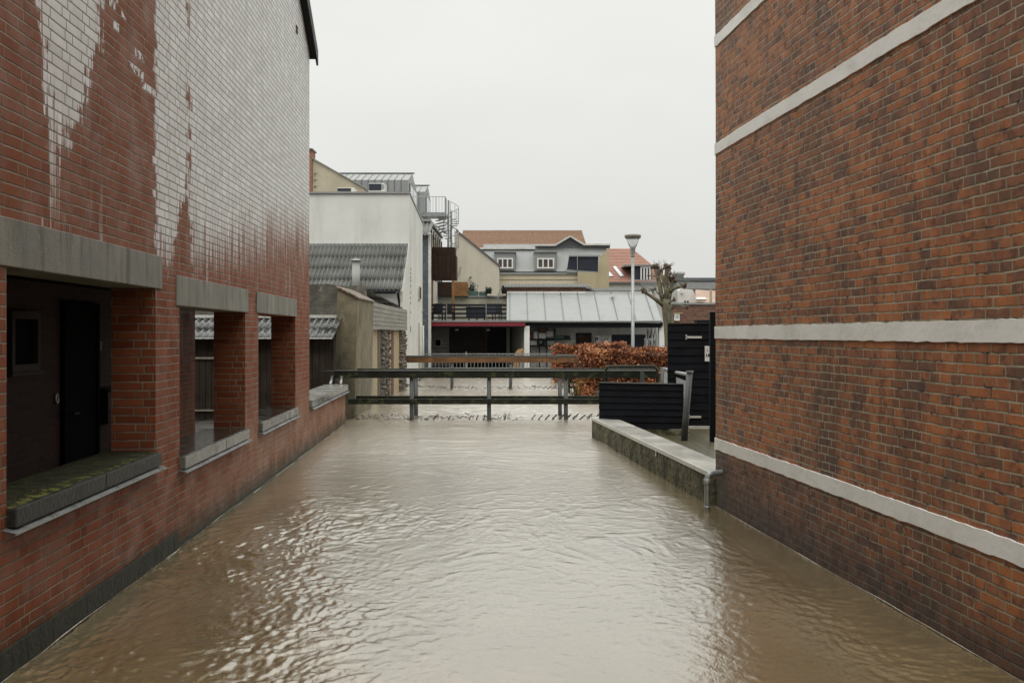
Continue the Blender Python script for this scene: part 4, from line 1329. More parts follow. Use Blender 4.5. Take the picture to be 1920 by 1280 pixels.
for v in (504, 512, 520, 526, 536, 548, 558, 568, 585, 617):
    yy = 36.45
    L_ = 3.0 if v != 617 else 10
    MB().box(xw - 0.01, xw + 0.008, yy, yy + 0.13, Z(v + L_ * 0.6, yy), Z(v - L_ * 0.6, yy)).build('wall_slot', M['black'], wbd)
dpw = MB().tube([(xw + 0.06, 40.9, 0.3), (xw + 0.06, 40.9, 2.2)], 0.05, 8).tube([(xw + 0.06, 39.7, -0.3), (xw + 0.06, 39.7, 2.3)], 0.06, 8)
dpw.build('downpipe', M['white_dirty'], wbd, smooth=True)

vp = thing('vent_pipe', 'round pale vent pipe with a capped top on the corrugated lean-to roof', 'vent pipe', (X(667.5, 33.8), 33.8, Z(540, 33.8)))
vx, vy = X(667.5, 33.8), 33.8
MB().tube([(vx, vy, Z(552, vy)), (vx, vy, Z(490, vy))], 0.135, 16).build('pipe', M['pale_block'], vp, smooth=True)
MB().lathe((vx, vy, Z(490, vy)), [(0.15, 0.0), (0.215, 0.015), (0.2, 0.04), (0.08, 0.09), (0.02, 0.1)], 16).build('cap', M['zinc'], vp, smooth=True)
for dx_ in (-0.06, 0.04):
    MB().tube([(vx + dx_, vy, Z(487, vy)), (vx + dx_, vy, Z(482, vy))], 0.025, 6).build('stub', M['steel'], vp)

vn = thing('climbing_plant', 'column of dry brown leaves climbing the corner of the white building', 'climbing plant', (X(784, 41.2), 41.2, Z(620, 41.2)))


def vine_s():
    v = random.uniform(569, 618)
    wv_ = 5.0 + 2.0 * math.sin(v * 0.25)
    u = 784.5 + random.gauss(0, 0.45) * wv_
    p = P(u, v, 41.3)
    p.y += random.uniform(-0.25, 0.25)
    return p, random.random()


MB().leaves(vine_s, 1100, 0.055, 0.6).build('leaves', M['vine'], vn)
MB().tube([P(781, 690, 41.55), P(780, 640, 41.55), P(783, 600, 41.5), P(785, 570, 41.5)], [0.05, 0.05, 0.04, 0.02], 6).build('stem', M['twig'], vn)


# ------------------------------------------------------------------ helpers for windows
def window(parent, x0, x1, z0, z1, y, n, fm, gm_, fw_=0.07, dep=0.08):
    f = MB()
    f.box(x0, x1, y - dep, y, z0, z0 + fw_).box(x0, x1, y - dep, y, z1 - fw_, z1)
    w_ = (x1 - x0 - fw_) / n
    for i in range(n + 1):
        f.box(x0 + i * w_, x0 + i * w_ + fw_, y - dep + 0.002, y - 0.002, z0 + fw_, z1 - fw_)
    o = f.build('window', fm, parent)
    for i in range(n):
        MB().box(x0 + i * w_ + fw_, x0 + (i + 1) * w_, y - 0.04, y - 0.003, z0 + fw_, z1 - fw_).build('pane', gm_, o)
    return o


# ------------------------------------------------------------------ behind the white building: old gable, zinc dormers, stair
og = thing('gable_house', 'patchy beige gable house with a brick edge behind the white building', 'house', (X(620, 46), 46, 0))
MB().prism([P(586, 400, 46), P(682, 400, 46), P(682, 353, 46), P(586, 298, 46)], (0, 6, 0)).build('wall', M['old_gable'], og)
MB().prism([P(585, 297.5, 46) + Vector((0, -0.1, 0)), P(683, 353, 46) + Vector((0, -0.1, 0)), P(683, 351, 46) + Vector((0, -0.1, 0)), P(585, 295.5, 46) + Vector((0, -0.1, 0))], (0, 6.2, 0)).build('verge', M['zinc'], og)
chm = MB().box(X(576, 46) - 0.5, X(585.6, 46), 45.9, 46.7, Z(400, 46), Z(282, 46)).build('chimney', M['orange_brick'], og)
MB().box(X(575, 46) - 0.6, X(587.5, 46), 45.8, 46.8, Z(282, 46), Z(279.5, 46)).build('chimney_cap', M['zinc_dark'], chm)
for v in (325, 337, 349):
    MB().tube([P(590, v + 3, 45.95), P(590, v, 45.95), P(598, v, 45.95), P(598, v + 2, 45.95)], 0.02, 5).build('wall_anchor', M['black'], og)

acs = []
for (ua, ub, va, vb, lab) in ((691, 721, 343.5, 358, 'dark louvred unit in a white case on the white building roof'), (632, 664, 352, 360, 'low white unit with a dark grille on the white building roof')):
    yA = 40.0
    t_ = thing('air_unit', lab, 'air unit', (X((ua + ub) / 2, yA), yA, Z(vb, yA)), group='air units on the roof')
    MB().box(X(ua, yA), X(ub, yA), yA, yA + 0.7, Z(366, yA), Z(va, yA)).build('case', M['white_dirty'], t_, bevel=0.02)
    gq = MB()
    dd_ = 0.03
    gq.box(X(ua + 0.8, yA), X(ub - 6, yA), yA - 0.03, yA - 0.004, Z(vb - 1, yA), Z(va + 1.2, yA))
    gq.build('grille', M['navy'], t_)
    sq = MB()
    for i in range(4):
        sq.box(X(ub - 5, yA), X(ub - 1, yA), yA - 0.012, yA - 0.003, Z(va + 3 + i * 2.4 + 0.9, yA), Z(va + 3 + i * 2.4, yA))
    if va < 350: sq.build('side_louvre', M['zinc_dark'], t_)


def zinc_dormer(label, xr_, xl_, y0, y1, y2, zr, ze, zb, seams):
    t_ = thing('zinc_dormer', label, 'dormer', ((xl_ + xr_) / 2, y0, zb), group='zinc dormers on the roof')
    MB().prism([(xr_, y0, zb), (xr_, y0, ze), (xr_, y1, zr), (xr_, y2, ze), (xr_, y2, zb)], (xl_ - xr_, 0, 0)).build('body', M['zinc'], t_)
    s_ = MB()
    for i in range(seams):
        x = xr_ - 0.35 - i * (xr_ - xl_ - 0.4) / max(1, seams - 1)
        s_.beam((x, y0 - 0.012, zb), (x, y0 - 0.012, ze), 0.03, 0.03)
        s_.beam((x, y0, ze + 0.012), (x, y1, zr + 0.012), 0.03, 0.03)
    s_.build('standing_seams', M['zinc_dark'], t_)
    MB().box(xl_, xr_ + 0.1, y1 - 0.08, y1 + 0.08, zr, zr + 0.05).build('ridge_cap', M['zinc_dark'], t_)
    wn_ = MB().prism([(xr_, y0 + 0.5, zb + 0.05), (xr_, y0 + 0.5, ze - 0.1), (xr_, y1, zr - 0.45), (xr_, y2 - 0.5, ze - 0.1), (xr_, y2 - 0.5, zb + 0.05)], (0.04, 0, 0)).build('window', M['zinc_dark'], t_)
    MB().box(xr_ + 0.038, xr_ + 0.05, y0 + 0.65, y1 - 0.08, zb + 0.1, ze - 0.15).box(xr_ + 0.038, xr_ + 0.05, y1 + 0.08, y2 - 0.65, zb + 0.1, ze - 0.15).build('pane', M['glass_sky'], wn_)
    return t_


zinc_dormer('wide zinc clad dormer with standing seams above the white building', -5.0, X(628, 50), 48, 50, 52.3, Z(326, 50), Z(337.5, 48), 7.4, 12)
zinc_dormer('narrow zinc clad dormer behind the steel stair landing', -4.9, X(776, 56) - 0.6, 56, 58, 60, Z(348.5, 58), Z(359.5, 56), 7.4, 4)

ls = thing('loft_house', 'slate clad house with a glazed upper floor below the steel stair', 'house', (-5, 46, 0))
xl0, xl1 = X(785, 46) - 1.2, X(803, 46)
MB().box(xl0, xl1, 46, 47, 0.2, Z(440, 46)).build('slate_wall', M['slate'], ls)
MB().box(xl1 + 0.001, xl1 + 0.12, 46.0, 46.2, 0.2, Z(436, 46)).build('corner_board', M['white_dirty'], ls)
MB().corr(xl0, X(808, 46) - 0.04, 45.7, Z(441, 45.7), 48.2, Z(418, 48.2), 0.177, 0.03).build('roof', M['fibre'], ls, smooth=True)
xs2 = xl1 - 0.17
sd = MB().prism([(xs2, 47.0, 2.4), (xs2, 47.0, 6.7), (xs2, 48.2, 7.15), (xs2, 57, 7.3), (xs2, 57, 2.4)], (-4, 0, 0))
sd.build('side_wall', M['white_dirty'], ls)
gl = MB()
for i in range(6):
    y0_ = 48.3 + i * 1.42
    gl.box(xs2, xs2 + 0.03, y0_, y0_ + 1.2, 5.6, 6.85)
gl.build('window_band', M['glass'], ls)
tr = MB()
for i in range(7):
    y0_ = 48.1 + i * 1.42
    tr.box(xs2 + 0.001, xs2 + 0.06, y0_, y0_ + 0.12, 4.6, 7.1)
tr.build('mullions', M['dark_wood'], ls)
MB().box(xl0 - 3, xs2 + 0.1, 48.25, 57.1, 7.31, 7.42).build('flat_roof', M['zinc'], ls)
rt = MB()
for i in range(4):
    rt.tube([(xs2 - 1.6 + i * 0.35, 48.6, 7.46), (xs2 - 1.6 + i * 0.35, 50.2, 7.62)], 0.1, 8)
rt.build('ridge_tiles', M['tile_pale'], ls, smooth=True)

st = thing('spiral_stair', 'galvanised steel landing and spiral stair up to the roof dormers', 'staircase', (X(845, 55), 55, 6.2))
zf = Z(401, 54)
xl_, xr_ = X(786, 54), X(836, 54)
MB().box(xl_, xr_, 53.3, 55.5, zf - 0.10, zf).build('landing', M['steel'], st)
un = MB()
for i in range(7):
    x = xl_ + 1.0 + (xr_ - xl_ - 1.1) * i / 6
    un.beam((x, 53.3, zf - 0.14), (x, 55.5, zf - 0.14), 0.05, 0.08)
un.beam((xl_, 53.3, zf - 0.16), (xr_, 53.3, zf - 0.16), 0.06, 0.12)
for i in range(5):
    un.beam((xl_ + 0.9, 54.8, zf - 0.3 - 0.17 * i), (xr_ - 0.05, 54.2, zf - 0.24 - 0.17 * i), 0.24, 0.03)
un.beam((xl_ + 0.3, 54, zf - 0.2), (xl_ + 1.5, 54.4, 7.3), 0.06, 0.06)
un.build('supports', M['steel'], st)
rl = MB()
zt_ = Z(372, 54)
for (pA, pB) in (((xl_, 53.3), (xr_, 53.3)), ((xr_, 53.3), (xr_, 54.3))):
    rl.tube([(pA[0], pA[1], zt_), (pB[0], pB[1], zt_)], 0.022, 6)
    n_ = max(2, int(math.hypot(pB[0] - pA[0], pB[1] - pA[1]) / 0.16))
    for i in range(n_ + 1):
        x = pA[0] + (pB[0] - pA[0]) * i / n_
        y = pA[1] + (pB[1] - pA[1]) * i / n_
        rl.tube([(x, y, zf), (x, y, zt_)], 0.010 if i % 6 else 0.022, 5)
rl.tube([(xr_ + 0.12, 54.4, 5.6), (xr_ + 0.12, 54.4, zt_ - 0.05)], 0.05, 8)
rl.build('railing', M['steel'], st)
cxs, cys, rad = X(846, 55.2), 55.2, 0.42
trd = MB()
hr, bl_ = [], MB()
nst = 17
for i in range(nst):
    a = R(100) - i * R(36)
    z_ = zf - 0.02 - i * 0.135
    c0 = Vector((cxs, cys, z_))
    d1 = Vector((math.cos(a - 0.3), math.sin(a - 0.3), 0)) * rad
    d2 = Vector((math.cos(a + 0.3), math.sin(a + 0.3), 0)) * rad
    trd.prism([c0, c0 + d1, c0 + d2], (0, 0, 0.035))
    pe = c0 + Vector((math.cos(a), math.sin(a), 0)) * rad
    hr.append(pe + Vector((0, 0, 0.9)))
    bl_.tube([pe, pe + Vector((0, 0, 0.9))], 0.013, 5)
trd.build('treads', M['steel'], st)
MB().tube([(cxs, cys, zf - 2.6), (cxs, cys, zf + 0.3)], 0.05, 8).build('centre_pole', M['steel'], st)
sm = []
for i in range(len(hr) - 1):
    for t in (0, 0.33, 0.66):
        a = R(100) - (i + t) * R(36)
        sm.append((cxs + rad * math.cos(a), cys + rad * math.sin(a), hr[i].z + (hr[i + 1].z - hr[i].z) * t))
bl_.tube(sm, 0.022, 6)
bl_.tube([(p[0], p[1], p[2] - 0.45) for p in sm], 0.012, 5)
bl_.build('balustrade', M['steel'], st)

# brown slatted box on timber posts, wood screens, terrace
by = 48.0
bx = thing('slatted_bay', 'dark brown slatted timber box raised on two orange posts', 'bay', (X(830, by), by, 2.5))
sb = MB()
for (ua, ub, va, vb, yy) in ((806, 853, 463, 478.5, by), (803, 855.5, 479, 525, by - 0.12)):
    x0_, x1_ = X(ua, by), X(ub, by)
    n_ = int((x1_ - x0_) / 0.062)
    for i in range(n_):
        xa = x0_ + (x1_ - x0_) * i / n_
        sb.box(xa, xa + 0.046, yy, yy + 0.05, Z(vb, by), Z(va, by))
    sb.box(x0_, x1_, yy + 0.055, yy + 1.2, Z(vb, by) + 0.02, Z(va, by) - 0.01)
sb.build('slats', M['dark_wood'], bx)
for u in (808, 849.5):
    wdt = 0.11 if u < 830 else 0.055
    MB().box(X(u, by) - wdt, X(u, by) + wdt, by - 0.1, by + 0.1, 2.45, Z(525, by)).build('post', M['post_wood'], bx)
sw = thing('timber_screen', 'plank screen, dark on one half and honey coloured on the other, under the slatted box', 'screen', (X(845, 54), 54, 3.8))
for (ua, ub, mm) in ((813, 848.5, 'dark_wood'), (848.8, 877, 'honey_wood')):
    q = MB()
    for i in range(7):
        z0_ = Z(555, 54) + (Z(528.5, 54) - Z(555, 54)) * i / 7
        q.box(X(ua, 54), X(ub, 54), 54, 54.04, z0_ + 0.008, z0_ + 0.115)
    q.box(X(ua, 54), X(ub, 54), 54.041, 54.3, Z(555, 54), Z(529, 54))
    q.build('planks', M[mm], sw)
tw = thing('terrace_wall', 'peeling cream terrace wall behind the black terrace fence', 'wall', (X(880, 54.4), 54.4, 2.4))
MB().box(X(806, 54.4), X(955, 54.4), 54.4, 54.8, 2.3, Z(557.5, 54.4)).build('wall', M['peel'], tw)
MB().box(X(806, 54.4), X(955, 54.4), 54.32, 54.9, Z(557.4, 54.4), Z(554.5, 54.4)).build('coping', M['zinc'], tw)


def planter(ua, ub, va, vb, y, lab, mat_, hgt, nleaf, tall):
    t_ = thing('planter', lab, 'planter', (X((ua + ub) / 2, y), y, Z(vb, y)), group='planters on the terrace wall')
    x0_, x1_ = X(ua, y), X(ub, y)
    MB().prism([(x0_ + 0.03, y, Z(vb, y)), (x1_ - 0.03, y, Z(vb, y)), (x1_, y, Z(va, y)), (x0_, y, Z(va, y))], (0, 0.3, 0)).build('trough', mat_, t_)
    zt2 = Z(va, y)

    def smp():
        return (random.uniform(x0_, x1_) if not tall else random.gauss((x0_ * 0.65 + x1_ * 0.35), (x1_ - x0_) * 0.2), y + random.uniform(0, 0.3), zt2 + abs(random.gauss(0, 1)) * hgt), random.random()
    MB().leaves(smp, nleaf, 0.06, 0.4).build('leaves', M['green'], t_)


planter(877, 897, 546, 556, 54.35, 'square teal planter with a dark bushy plant beside the honey planks', M['teal'], 0.22, 320, True)
planter(897.5, 914, 549, 556, 54.35, 'long low teal planter with sparse growth', M['teal'], 0.04, 60, False)
planter(910, 922, 543, 550.5, 54.0, 'small black flower trough beside the teal planters', M['black'], 0.07, 120, False)
planter(940, 953, 543, 550.5, 54.0, 'small black flower trough by the grey roof corner', M['black'], 0.07, 120, False)

# garage with terrace above and red fascia
gg = thing('terrace_garage', 'open dark garage under a roof terrace with a crimson fascia', 'garage', (X(885, 48), 48, 0.22))
yg = 46.5
x0_, x1_ = X(790, yg), X(985, yg)
MB().box(x0_, x1_, yg + 0.03, 55, Z(603, yg) - 0.25, Z(602, yg) - 0.005).build('roof_slab', M['black'], gg)
MB().box(x0_, x1_, yg, yg + 0.028, Z(611, yg), Z(603.4, yg)).build('fascia', M['red'], gg)
MB().box(x0_ - 0.05, x1_ + 0.02, yg - 0.04, yg + 0.2, Z(603.3, yg), Z(600.3, yg)).build('edge_flashing', M['zinc'], gg)
yb_ = 51.0
MB().box(X(806, yb_) - 0.8, X(842, yb_), yb_, yb_ + 0.2, 0.2, 2.18).build('white_panel', M['white_dirty'], gg)
MB().box(X(842, yb_), X(912, yb_), yb_ + 0.05, yb_ + 0.2, 0.2, 2.18).build('garage_door', M['garage'], gg)
MB().box(X(912.2, yb_), X(950, yb_), yb_ + 0.02, yb_ + 0.2, 0.2, 2.18).build('dark_panel', M['navy'], gg)
window(gg, X(814, yb_), X(829, yb_), Z(651, yb_), Z(634, yb_), yb_ - 0.002, 1, M['white'], M['glass'], 0.08)
MB().box(X(808, yb_), X(841, yb_), yb_ - 0.1, yb_ - 0.002, Z(653, yb_), Z(652, yb_)).build('shelf_ledge', M['zinc_dark'], gg)
xi = X(950, 50.5)
MB().prism([(xi, 50.98, 0.2), (X(983, 46.9), 46.9, 0.2), (X(983, 46.9), 46.9, 2.18), (xi, 50.98, 2.18)], (0.15, 0.1, 0)).build('side_wall', M['pale_block'], gg)
MB().box(X(983, 46.7), X(993, 46.7), 46.7, 47.0, 0.2, Z(611, 46.7)).build('pillar', M['white'], gg)
MB().box(x0_ - 0.2, x0_ - 0.05, 47.1, 55, 0.2, 2.18).build('left_wall', M['navy'], gg)
for i, u in enumerate((856, 915)):
    yl_ = 48.0
    t_ = thing('ceiling_lamp', ('unlit oval lamp over the white panel side of the garage', 'unlit oval lamp over the navy panel side of the garage')[i], 'lamp', (X(u, yl_), yl_, Z(618, yl_)), group='unlit lamps under the garage ceiling')
    MB().lump((X(u, yl_), yl_, Z(618, yl_)), 0.10, 10, 0.0, 0.65).build('glass', M['white_dirty'], t_, smooth=True)
    MB().box(X(u, yl_) - 0.03, X(u, yl_) + 0.03, yl_ - 0.03, yl_ + 0.03, Z(618, yl_) + 0.05, Z(603, yg) - 0.252).build('mount', M['black'], t_)

mg = thing('metal_gate', 'tall grey barred gate at the left end of the crimson fascia', 'gate', (X(798, 46.2), 46.2, 0.22))
y_ = 46.2
MB().box(X(790.5, y_), X(792.5, y_), y_, y_ + 0.05, 0.22, Z(600, y_)).box(X(805.5, y_), X(807.5, y_), y_, y_ + 0.05, 0.22, Z(600, y_)).box(X(792.5, y_), X(805.5, y_), y_ + 0.003, y_ + 0.047, Z(611.5, y_), Z(609.5, y_)).build('frame', M['steel'], mg)
q = MB()
for u in (796.5, 801.5):
    q.box(X(u, y_) - 0.015, X(u, y_) + 0.015, y_ + 0.01, y_ + 0.04, 0.25, Z(603, y_))
q.build('bars', M['steel'], mg)

yfz = 46.95
tf = thing('terrace_fence', 'black horizontal board fence round the roof terrace', 'fence', (X(877, yfz), yfz, 2.45))
xf0, xf1 = X(803, yfz), X(950, yfz)
q = MB()
for (va, vb) in ((570, 574), (578, 581.5), (586, 589.5), (594, 597)):
    q.box(xf0, xf1, yfz, yfz + 0.03, Z(vb, yfz), Z(va, yfz))
q.build('boards', M['black'], tf)
for u in (803.5, 837.5, 880, 911.5, 937):
    MB().box(X(u, yfz) - 0.018, X(u, yfz) + 0.018, yfz - 0.03, yfz - 0.002, Z(601, yfz), Z(569.5, yfz)).build('post', M['steel'] if u in (837.5, 911.5) else M['black'], tf)
# dark furniture stored behind the fence
yq = 48.4
fu = thing('storage_bench', 'dark slatted storage bench on the roof terrace', 'bench', (X(893, yq), yq, 2.45))
MB().box(X(874, yq), X(911, yq), yq, yq + 0.6, 2.62, Z(577, yq)).build('body', M['navy'], fu, bevel=0.02)
MB().box(X(873, yq), X(912, yq), yq - 0.03, yq + 0.65, Z(576.9, yq), Z(575, yq)).build('lid', M['black'], fu)
for u in (878, 893, 907):
    MB().box(X(u, yq), X(u + 2.5, yq), yq + 0.05, yq + 0.1, 2.45, 2.62).build('leg', M['black'], fu)


def chair(u, label, y, mat_):
    t_ = thing('garden_chair', label, 'chair', (X(u, y), y, 2.45), group='dark chairs on the roof terrace')
    x = X(u, y)
    MB().box(x - 0.24, x + 0.24, y, y + 0.45, 2.87, 2.92).build('seat', mat_, t_)
    MB().prism([(x - 0.24, y + 0.44, 2.9), (x + 0.24, y + 0.44, 2.9), (x + 0.22, y + 0.55, 3.32), (x - 0.22, y + 0.55, 3.32)], (0, 0.03, 0)).build('backrest', mat_, t_)
    for sx in (-1, 1):
        for yy in (0.02, 0.42):
            MB().box(x + sx * 0.22 - 0.02, x + sx * 0.22 + 0.02, y + yy, y + yy + 0.04, 2.45, 2.87).build('leg', M['black'], t_)


chair(820, 'dark garden chair nearest the slate wall', 47.6, M['black'])
chair(843, 'dark garden chair in the middle, by the tall thin post', 47.5, M['black'])
chair(920, 'dark garden chair right beside the storage bench', 47.9, M['navy'])
chair(932, 'dark garden chair nearest the grey roof', 48.1, M['black'])
sws = thing('garden_swing', 'thin metal frame stand with a small dark parasol on the terrace', 'stand', (X(935, 51), 51, 2.45))
MB().tube([P(922, 598, 51), P(928, 572, 51), P(936, 548, 51), P(943, 536, 51)], 0.022, 6).tube([P(934, 598, 51), P(934, 550, 51)], 0.025, 6).build('frame', M['steel'], sws)
MB().prism([P(941, 535, 50.9), P(944, 535, 50.9), P(951, 546, 50.9), P(950, 552, 50.9), P(946, 548, 50.9)], (0, 0.15, 0)).build('canopy', M['black'], sws)

# tan board leaning behind the picket railing
tb = thing('wooden_stand', 'tan plywood stand on slanted legs leaning at the white pillar', 'stand', (X(974, 46.5), 46.5, 0.22))
MB().prism([P(964, 672, 46.5), P(966, 661, 46.5), P(971, 655, 46.5), P(979, 653, 46.5), P(983, 657, 46.5), P(982, 672, 46.5)], (0, 0.04, 0)).build('board', M['tan_wood'], tb)
q = MB()
for (a, b) in (((964, 690), (967, 671)), ((969, 691), (973, 671)), ((974, 692), (979, 671))):
    q.beam(P(a[0], 696, 46.52), P(b[0], b[1], 46.52), 0.09, 0.03, (0, 1, 0))
q.build('legs', M['tan_wood'], tb)
MB().lump(P(979.5, 659.5, 46.48), 0.04, 8, 0.0).build('knot_hole', M['black'], tb)

# ------------------------------------------------------------------ grey roofed carport
cpv = thing('carport', 'open carport under a wide pale grey standing seam roof', 'carport', (X(1095, 49), 49, 0.22))
ye, yt = 48.0, 51.4
ze_, zt_ = Z(601, ye), Z(549, yt)
xa, xb_ = -0.26, 7.22
MB().prism([(xa, ye, ze_), (xa, yt, zt_), (xa, yt, zt_ - 0.1), (xa, ye, ze_ - 0.1)], (xb_ - xa, 0, 0)).build('roof', M['zinc'], cpv)
sm_ = MB()
nrm = Vector((0, -(zt_ - ze_), yt - ye)).normalized()
for i in range(9):
    x = X(958.5 + i * 33.85, ye) - 0.07
    p_, q_ = Vector((x, ye + 0.02, ze_)) + nrm * 0.02, Vector((x, yt, zt_)) + nrm * 0.02
    sm_.beam(p_, q_, 0.03, 0.05, nrm)
sm_.build('standing_seams', M['zinc_dark'], cpv)
MB().tube([(xa, ye - 0.05, ze_ - 0.04), (xb_, ye - 0.05, ze_ - 0.04)], 0.06, 8).build('gutter', M['zinc'], cpv, smooth=True)
MB().box(xa, xb_, ye + 0.05, ye + 0.15, ze_ - 0.34, ze_ - 0.12).build('beam', M['black_board'], cpv)
MB().box(xa, xb_, yt - 0.02, yt + 0.05, zt_ - 0.02, zt_ + 0.07).build('ridge_flashing', M['white'], cpv)
MB().box(xa - 0.05, X(1098, yt), yt + 0.06, yt + 0.3, zt_ - 0.3, Z(538, yt)).build('brick_upstand', M['brown_brick'], cpv)
MB().box(X(1098, yt) + 0.005, xb_, yt + 0.1, yt + 0.3, zt_ - 0.3, Z(545, yt)).build('low_upstand', M['white_dirty'], cpv)
MB().corr(xa - 0.2, X(1110, yt), yt - 0.1, Z(538.5, yt - 0.1), yt + 2.5, Z(532, yt + 2.5), 0.15, 0.03).build('upper_roof', M['fibre'], cpv, smooth=True)
MB().corr(X(1098, yt), xb_, yt - 0.06, Z(545.5, yt - 0.06), yt + 2.3, Z(540, yt + 2.3), 0.15, 0.03).build('upper_roof', M['fibre'], cpv, smooth=True)
yk = 49.9
MB().box(xa + 0.3, xb_ + 0.2, yk, yk + 0.2, 0.2, 3.1).build('back_wall', M['white_dirty'], cpv)
MB().box(xa, xa + 0.15, ye + 1.5, yk, 0.2, 2.6).build('side_wall', M['pale_block'], cpv)
MB().box(X(1236, 48.2), X(1246, 48.2), 48.2, 48.6, 0.2, ze_ - 0.11).build('pillar', M['white'], cpv)
MB().box(X(1237.5, 48.18), X(1243, 48.18), 48.16, 48.199, Z(611, 48.2), Z(604.5, 48.2)).build('vent_grille', M['black'], cpv)
dd2 = MB().box(X(1080, yk), X(1109, yk), yk - 0.05, yk - 0.001, 0.22, Z(624, yk)).build('door', M['black'], cpv)
MB().box(X(1083, yk), X(1106, yk), yk - 0.06, yk - 0.051, Z(655, yk), Z(628, yk)).build('pane', M['glass'], dd2)
op = MB().box(X(1147, yk), X(1210, yk), yk - 0.05, yk - 0.001, 0.22, Z(627, yk)).build('garage_door', M['navy'], cpv)
MB().box(X(1178, yk), X(1179, yk), yk - 0.06, yk - 0.051, 0.22, Z(627, yk)).build('centre_joint', M['black'], op)
lm = thing('wall_lamp', 'small white lamp under the grey carport eave', 'lamp', (X(1153, 49), 49, Z(608.5, 49)))
MB().lump((X(1153, 49), 49, Z(608.5, 49)), 0.06, 8, 0.0, 0.5).build('glass', M['white'], lm, smooth=True)
MB().box(X(1153, 49) - 0.03, X(1153, 49) + 0.03, 49.0, 49.1, Z(608, 49), Z(603, 49)).build('bracket', M['steel'], lm)
fl = thing('flood_lamp', 'little floodlight on the upper edge of the grey roof', 'lamp', (X(1148, 50.9), 50.9, Z(553, 50.9)))
MB().prism([P(1144, 556, 50.6), P(1150, 555.5, 50.6), P(1153, 551.5, 50.6), P(1147, 551.5, 50.6)], (0, 0.12, 0)).build('head', M['white_dirty'], fl)
MB().tube([P(1150, 553, 50.7), P(1150.5, 549, 51.2)], 0.02, 6).build('arm', M['steel'], fl)
ps = thing('parking_sign', 'white parking sign with a bold black P and grey handwriting', 'sign', (X(1129, 49.6), 49.6, Z(640, 49.6)))
yS = 49.7
MB().box(X(1115, yS), X(1146, yS), yS, yS + 0.03, Z(662, yS), Z(629, yS)).build('board', M['white'], ps)
text('P', 0.30, (X(1118.4, yS), yS - 0.004, Z(636.8, yS)), (R(90), 0, 0), M['ink'], ps, bold=0.012)
sc2 = MB()
for (pts) in (((1124, 637), (1127, 634.5), (1128, 638), (1131, 634), (1131, 638.5), (1136, 632.5), (1135, 637), (1142, 633)), ((1126, 640), (1133, 637.5), (1140, 635.5)), ((1124, 630.6), (1128, 630.5), (1133, 630.7), (1143, 630.4))):
    sc2.tube([P(a, b, yS - 0.004) for a, b in pts], 0.012, 5)
sc2.build('handwriting', M['zinc_dark'], ps)
hs = thing('small_sign', 'little white arrow sign just above the parking sign', 'sign', (X(1113, yS), yS, Z(624, yS)))
MB().box(X(1111, yS), X(1115, yS), yS, yS + 0.02, Z(627, yS), Z(621, yS)).build('board', M['white'], hs)
MB().beam(P(1112, 626, yS - 0.004), P(1114, 623, yS - 0.004), 0.01, 0.03, (0, 1, 0)).build('arrow', M['ink'], hs)
MB().box(X(1112.6, yS), X(1113.4, yS), yS + 0.021, yS + 0.06, 0.22, Z(622, yS)).build('pole', M['white'], hs)

# shelf with boxes
yh = 49.2
shf = thing('shelf_rack', 'dark shelf rack stacked with boxes at the left end of the carport', 'shelf', (X(1032, yh), yh, 0.22))
for v in (636, 648):
    MB().box(X(993, yh), X(1071 if v == 636 else 1042, yh), yh, yh + 0.5, Z(v + 1, yh), Z(v - 1, yh)).build('shelf', M['black'], shf)
for u in (994, 1012, 1026, 1041):
    MB().box(X(u, yh) - 0.03, X(u, yh) + 0.03, yh + 0.51, yh + 0.56, 0.22, Z(612, yh)).build('upright', M['black'], shf)


def crate(ua, ub, va, vb, label, mat_, y=None, nm='box', grp='boxes on the carport shelf'):
    y = y or yh + 0.05
    t_ = thing(nm, label, nm, (X((ua + ub) / 2, y), y, Z(vb, y)), group=grp)
    MB().box(X(ua, y), X(ub, y), y, y + 0.35, Z(vb, y), Z(va + 1.2, y)).build('body', mat_, t_, bevel=0.01)
    MB().box(X(ua - 0.3, y), X(ub + 0.3, y), y - 0.01, y + 0.36, Z(va + 1.1, y), Z(va, y)).build('lid', mat_, t_)


crate(1000.5, 1008, 622, 634.6, 'narrow white box on the upper shelf beside the pillar', M['white'])
crate(1010, 1023, 624.2, 634.6, 'wide white box under the brown basket', M['white'])
crate(1024.5, 1037, 621, 631.5, 'white box on top of the green plastic box', M['white_dirty'])
crate(1024, 1039, 631.8, 634.8, 'flat green box under a white box', M['greenbox'])
crate(1040, 1058, 627.5, 634.8, 'wide green plastic box on the upper shelf', M['greenbox'])
crate(1058.6, 1069, 628.5, 634.8, 'dark navy box at the end of the upper shelf', M['navy'])
crate(993.5, 1000, 626, 634.6, 'tan box wedged between pillar and narrow white box', M['wicker'])
crate(1026, 1040, 638.5, 647, 'grey box on the lower shelf', M['zinc'])
crate(994, 1007, 638.5, 647, 'pale grey box at the left of the lower shelf', M['white_dirty'])
bsk = thing('basket', 'round brown wicker basket on a white box', 'basket', (X(1016, yh), yh + 0.2, Z(624, yh)))
MB().lathe((X(1016, yh), yh + 0.2, Z(624, yh)), [(0.14, 0.0), (0.2, 0.12), (0.195, 0.3), (0.15, 0.36)], 14).build('body', M['wicker'], bsk, smooth=True)
tyr = thing('wheel', 'black wheel hanging on the shelf rack', 'wheel', (X(1014, yh), yh - 0.05, Z(641, yh)))
MB().tube([(X(1014, yh) + 0.13 * math.cos(a), yh - 0.05, Z(641, yh) + 0.13 * math.sin(a)) for a in [2 * math.pi * i / 20 for i in range(21)]], 0.05, 8).build('tyre', M['black'], tyr, smooth=True)
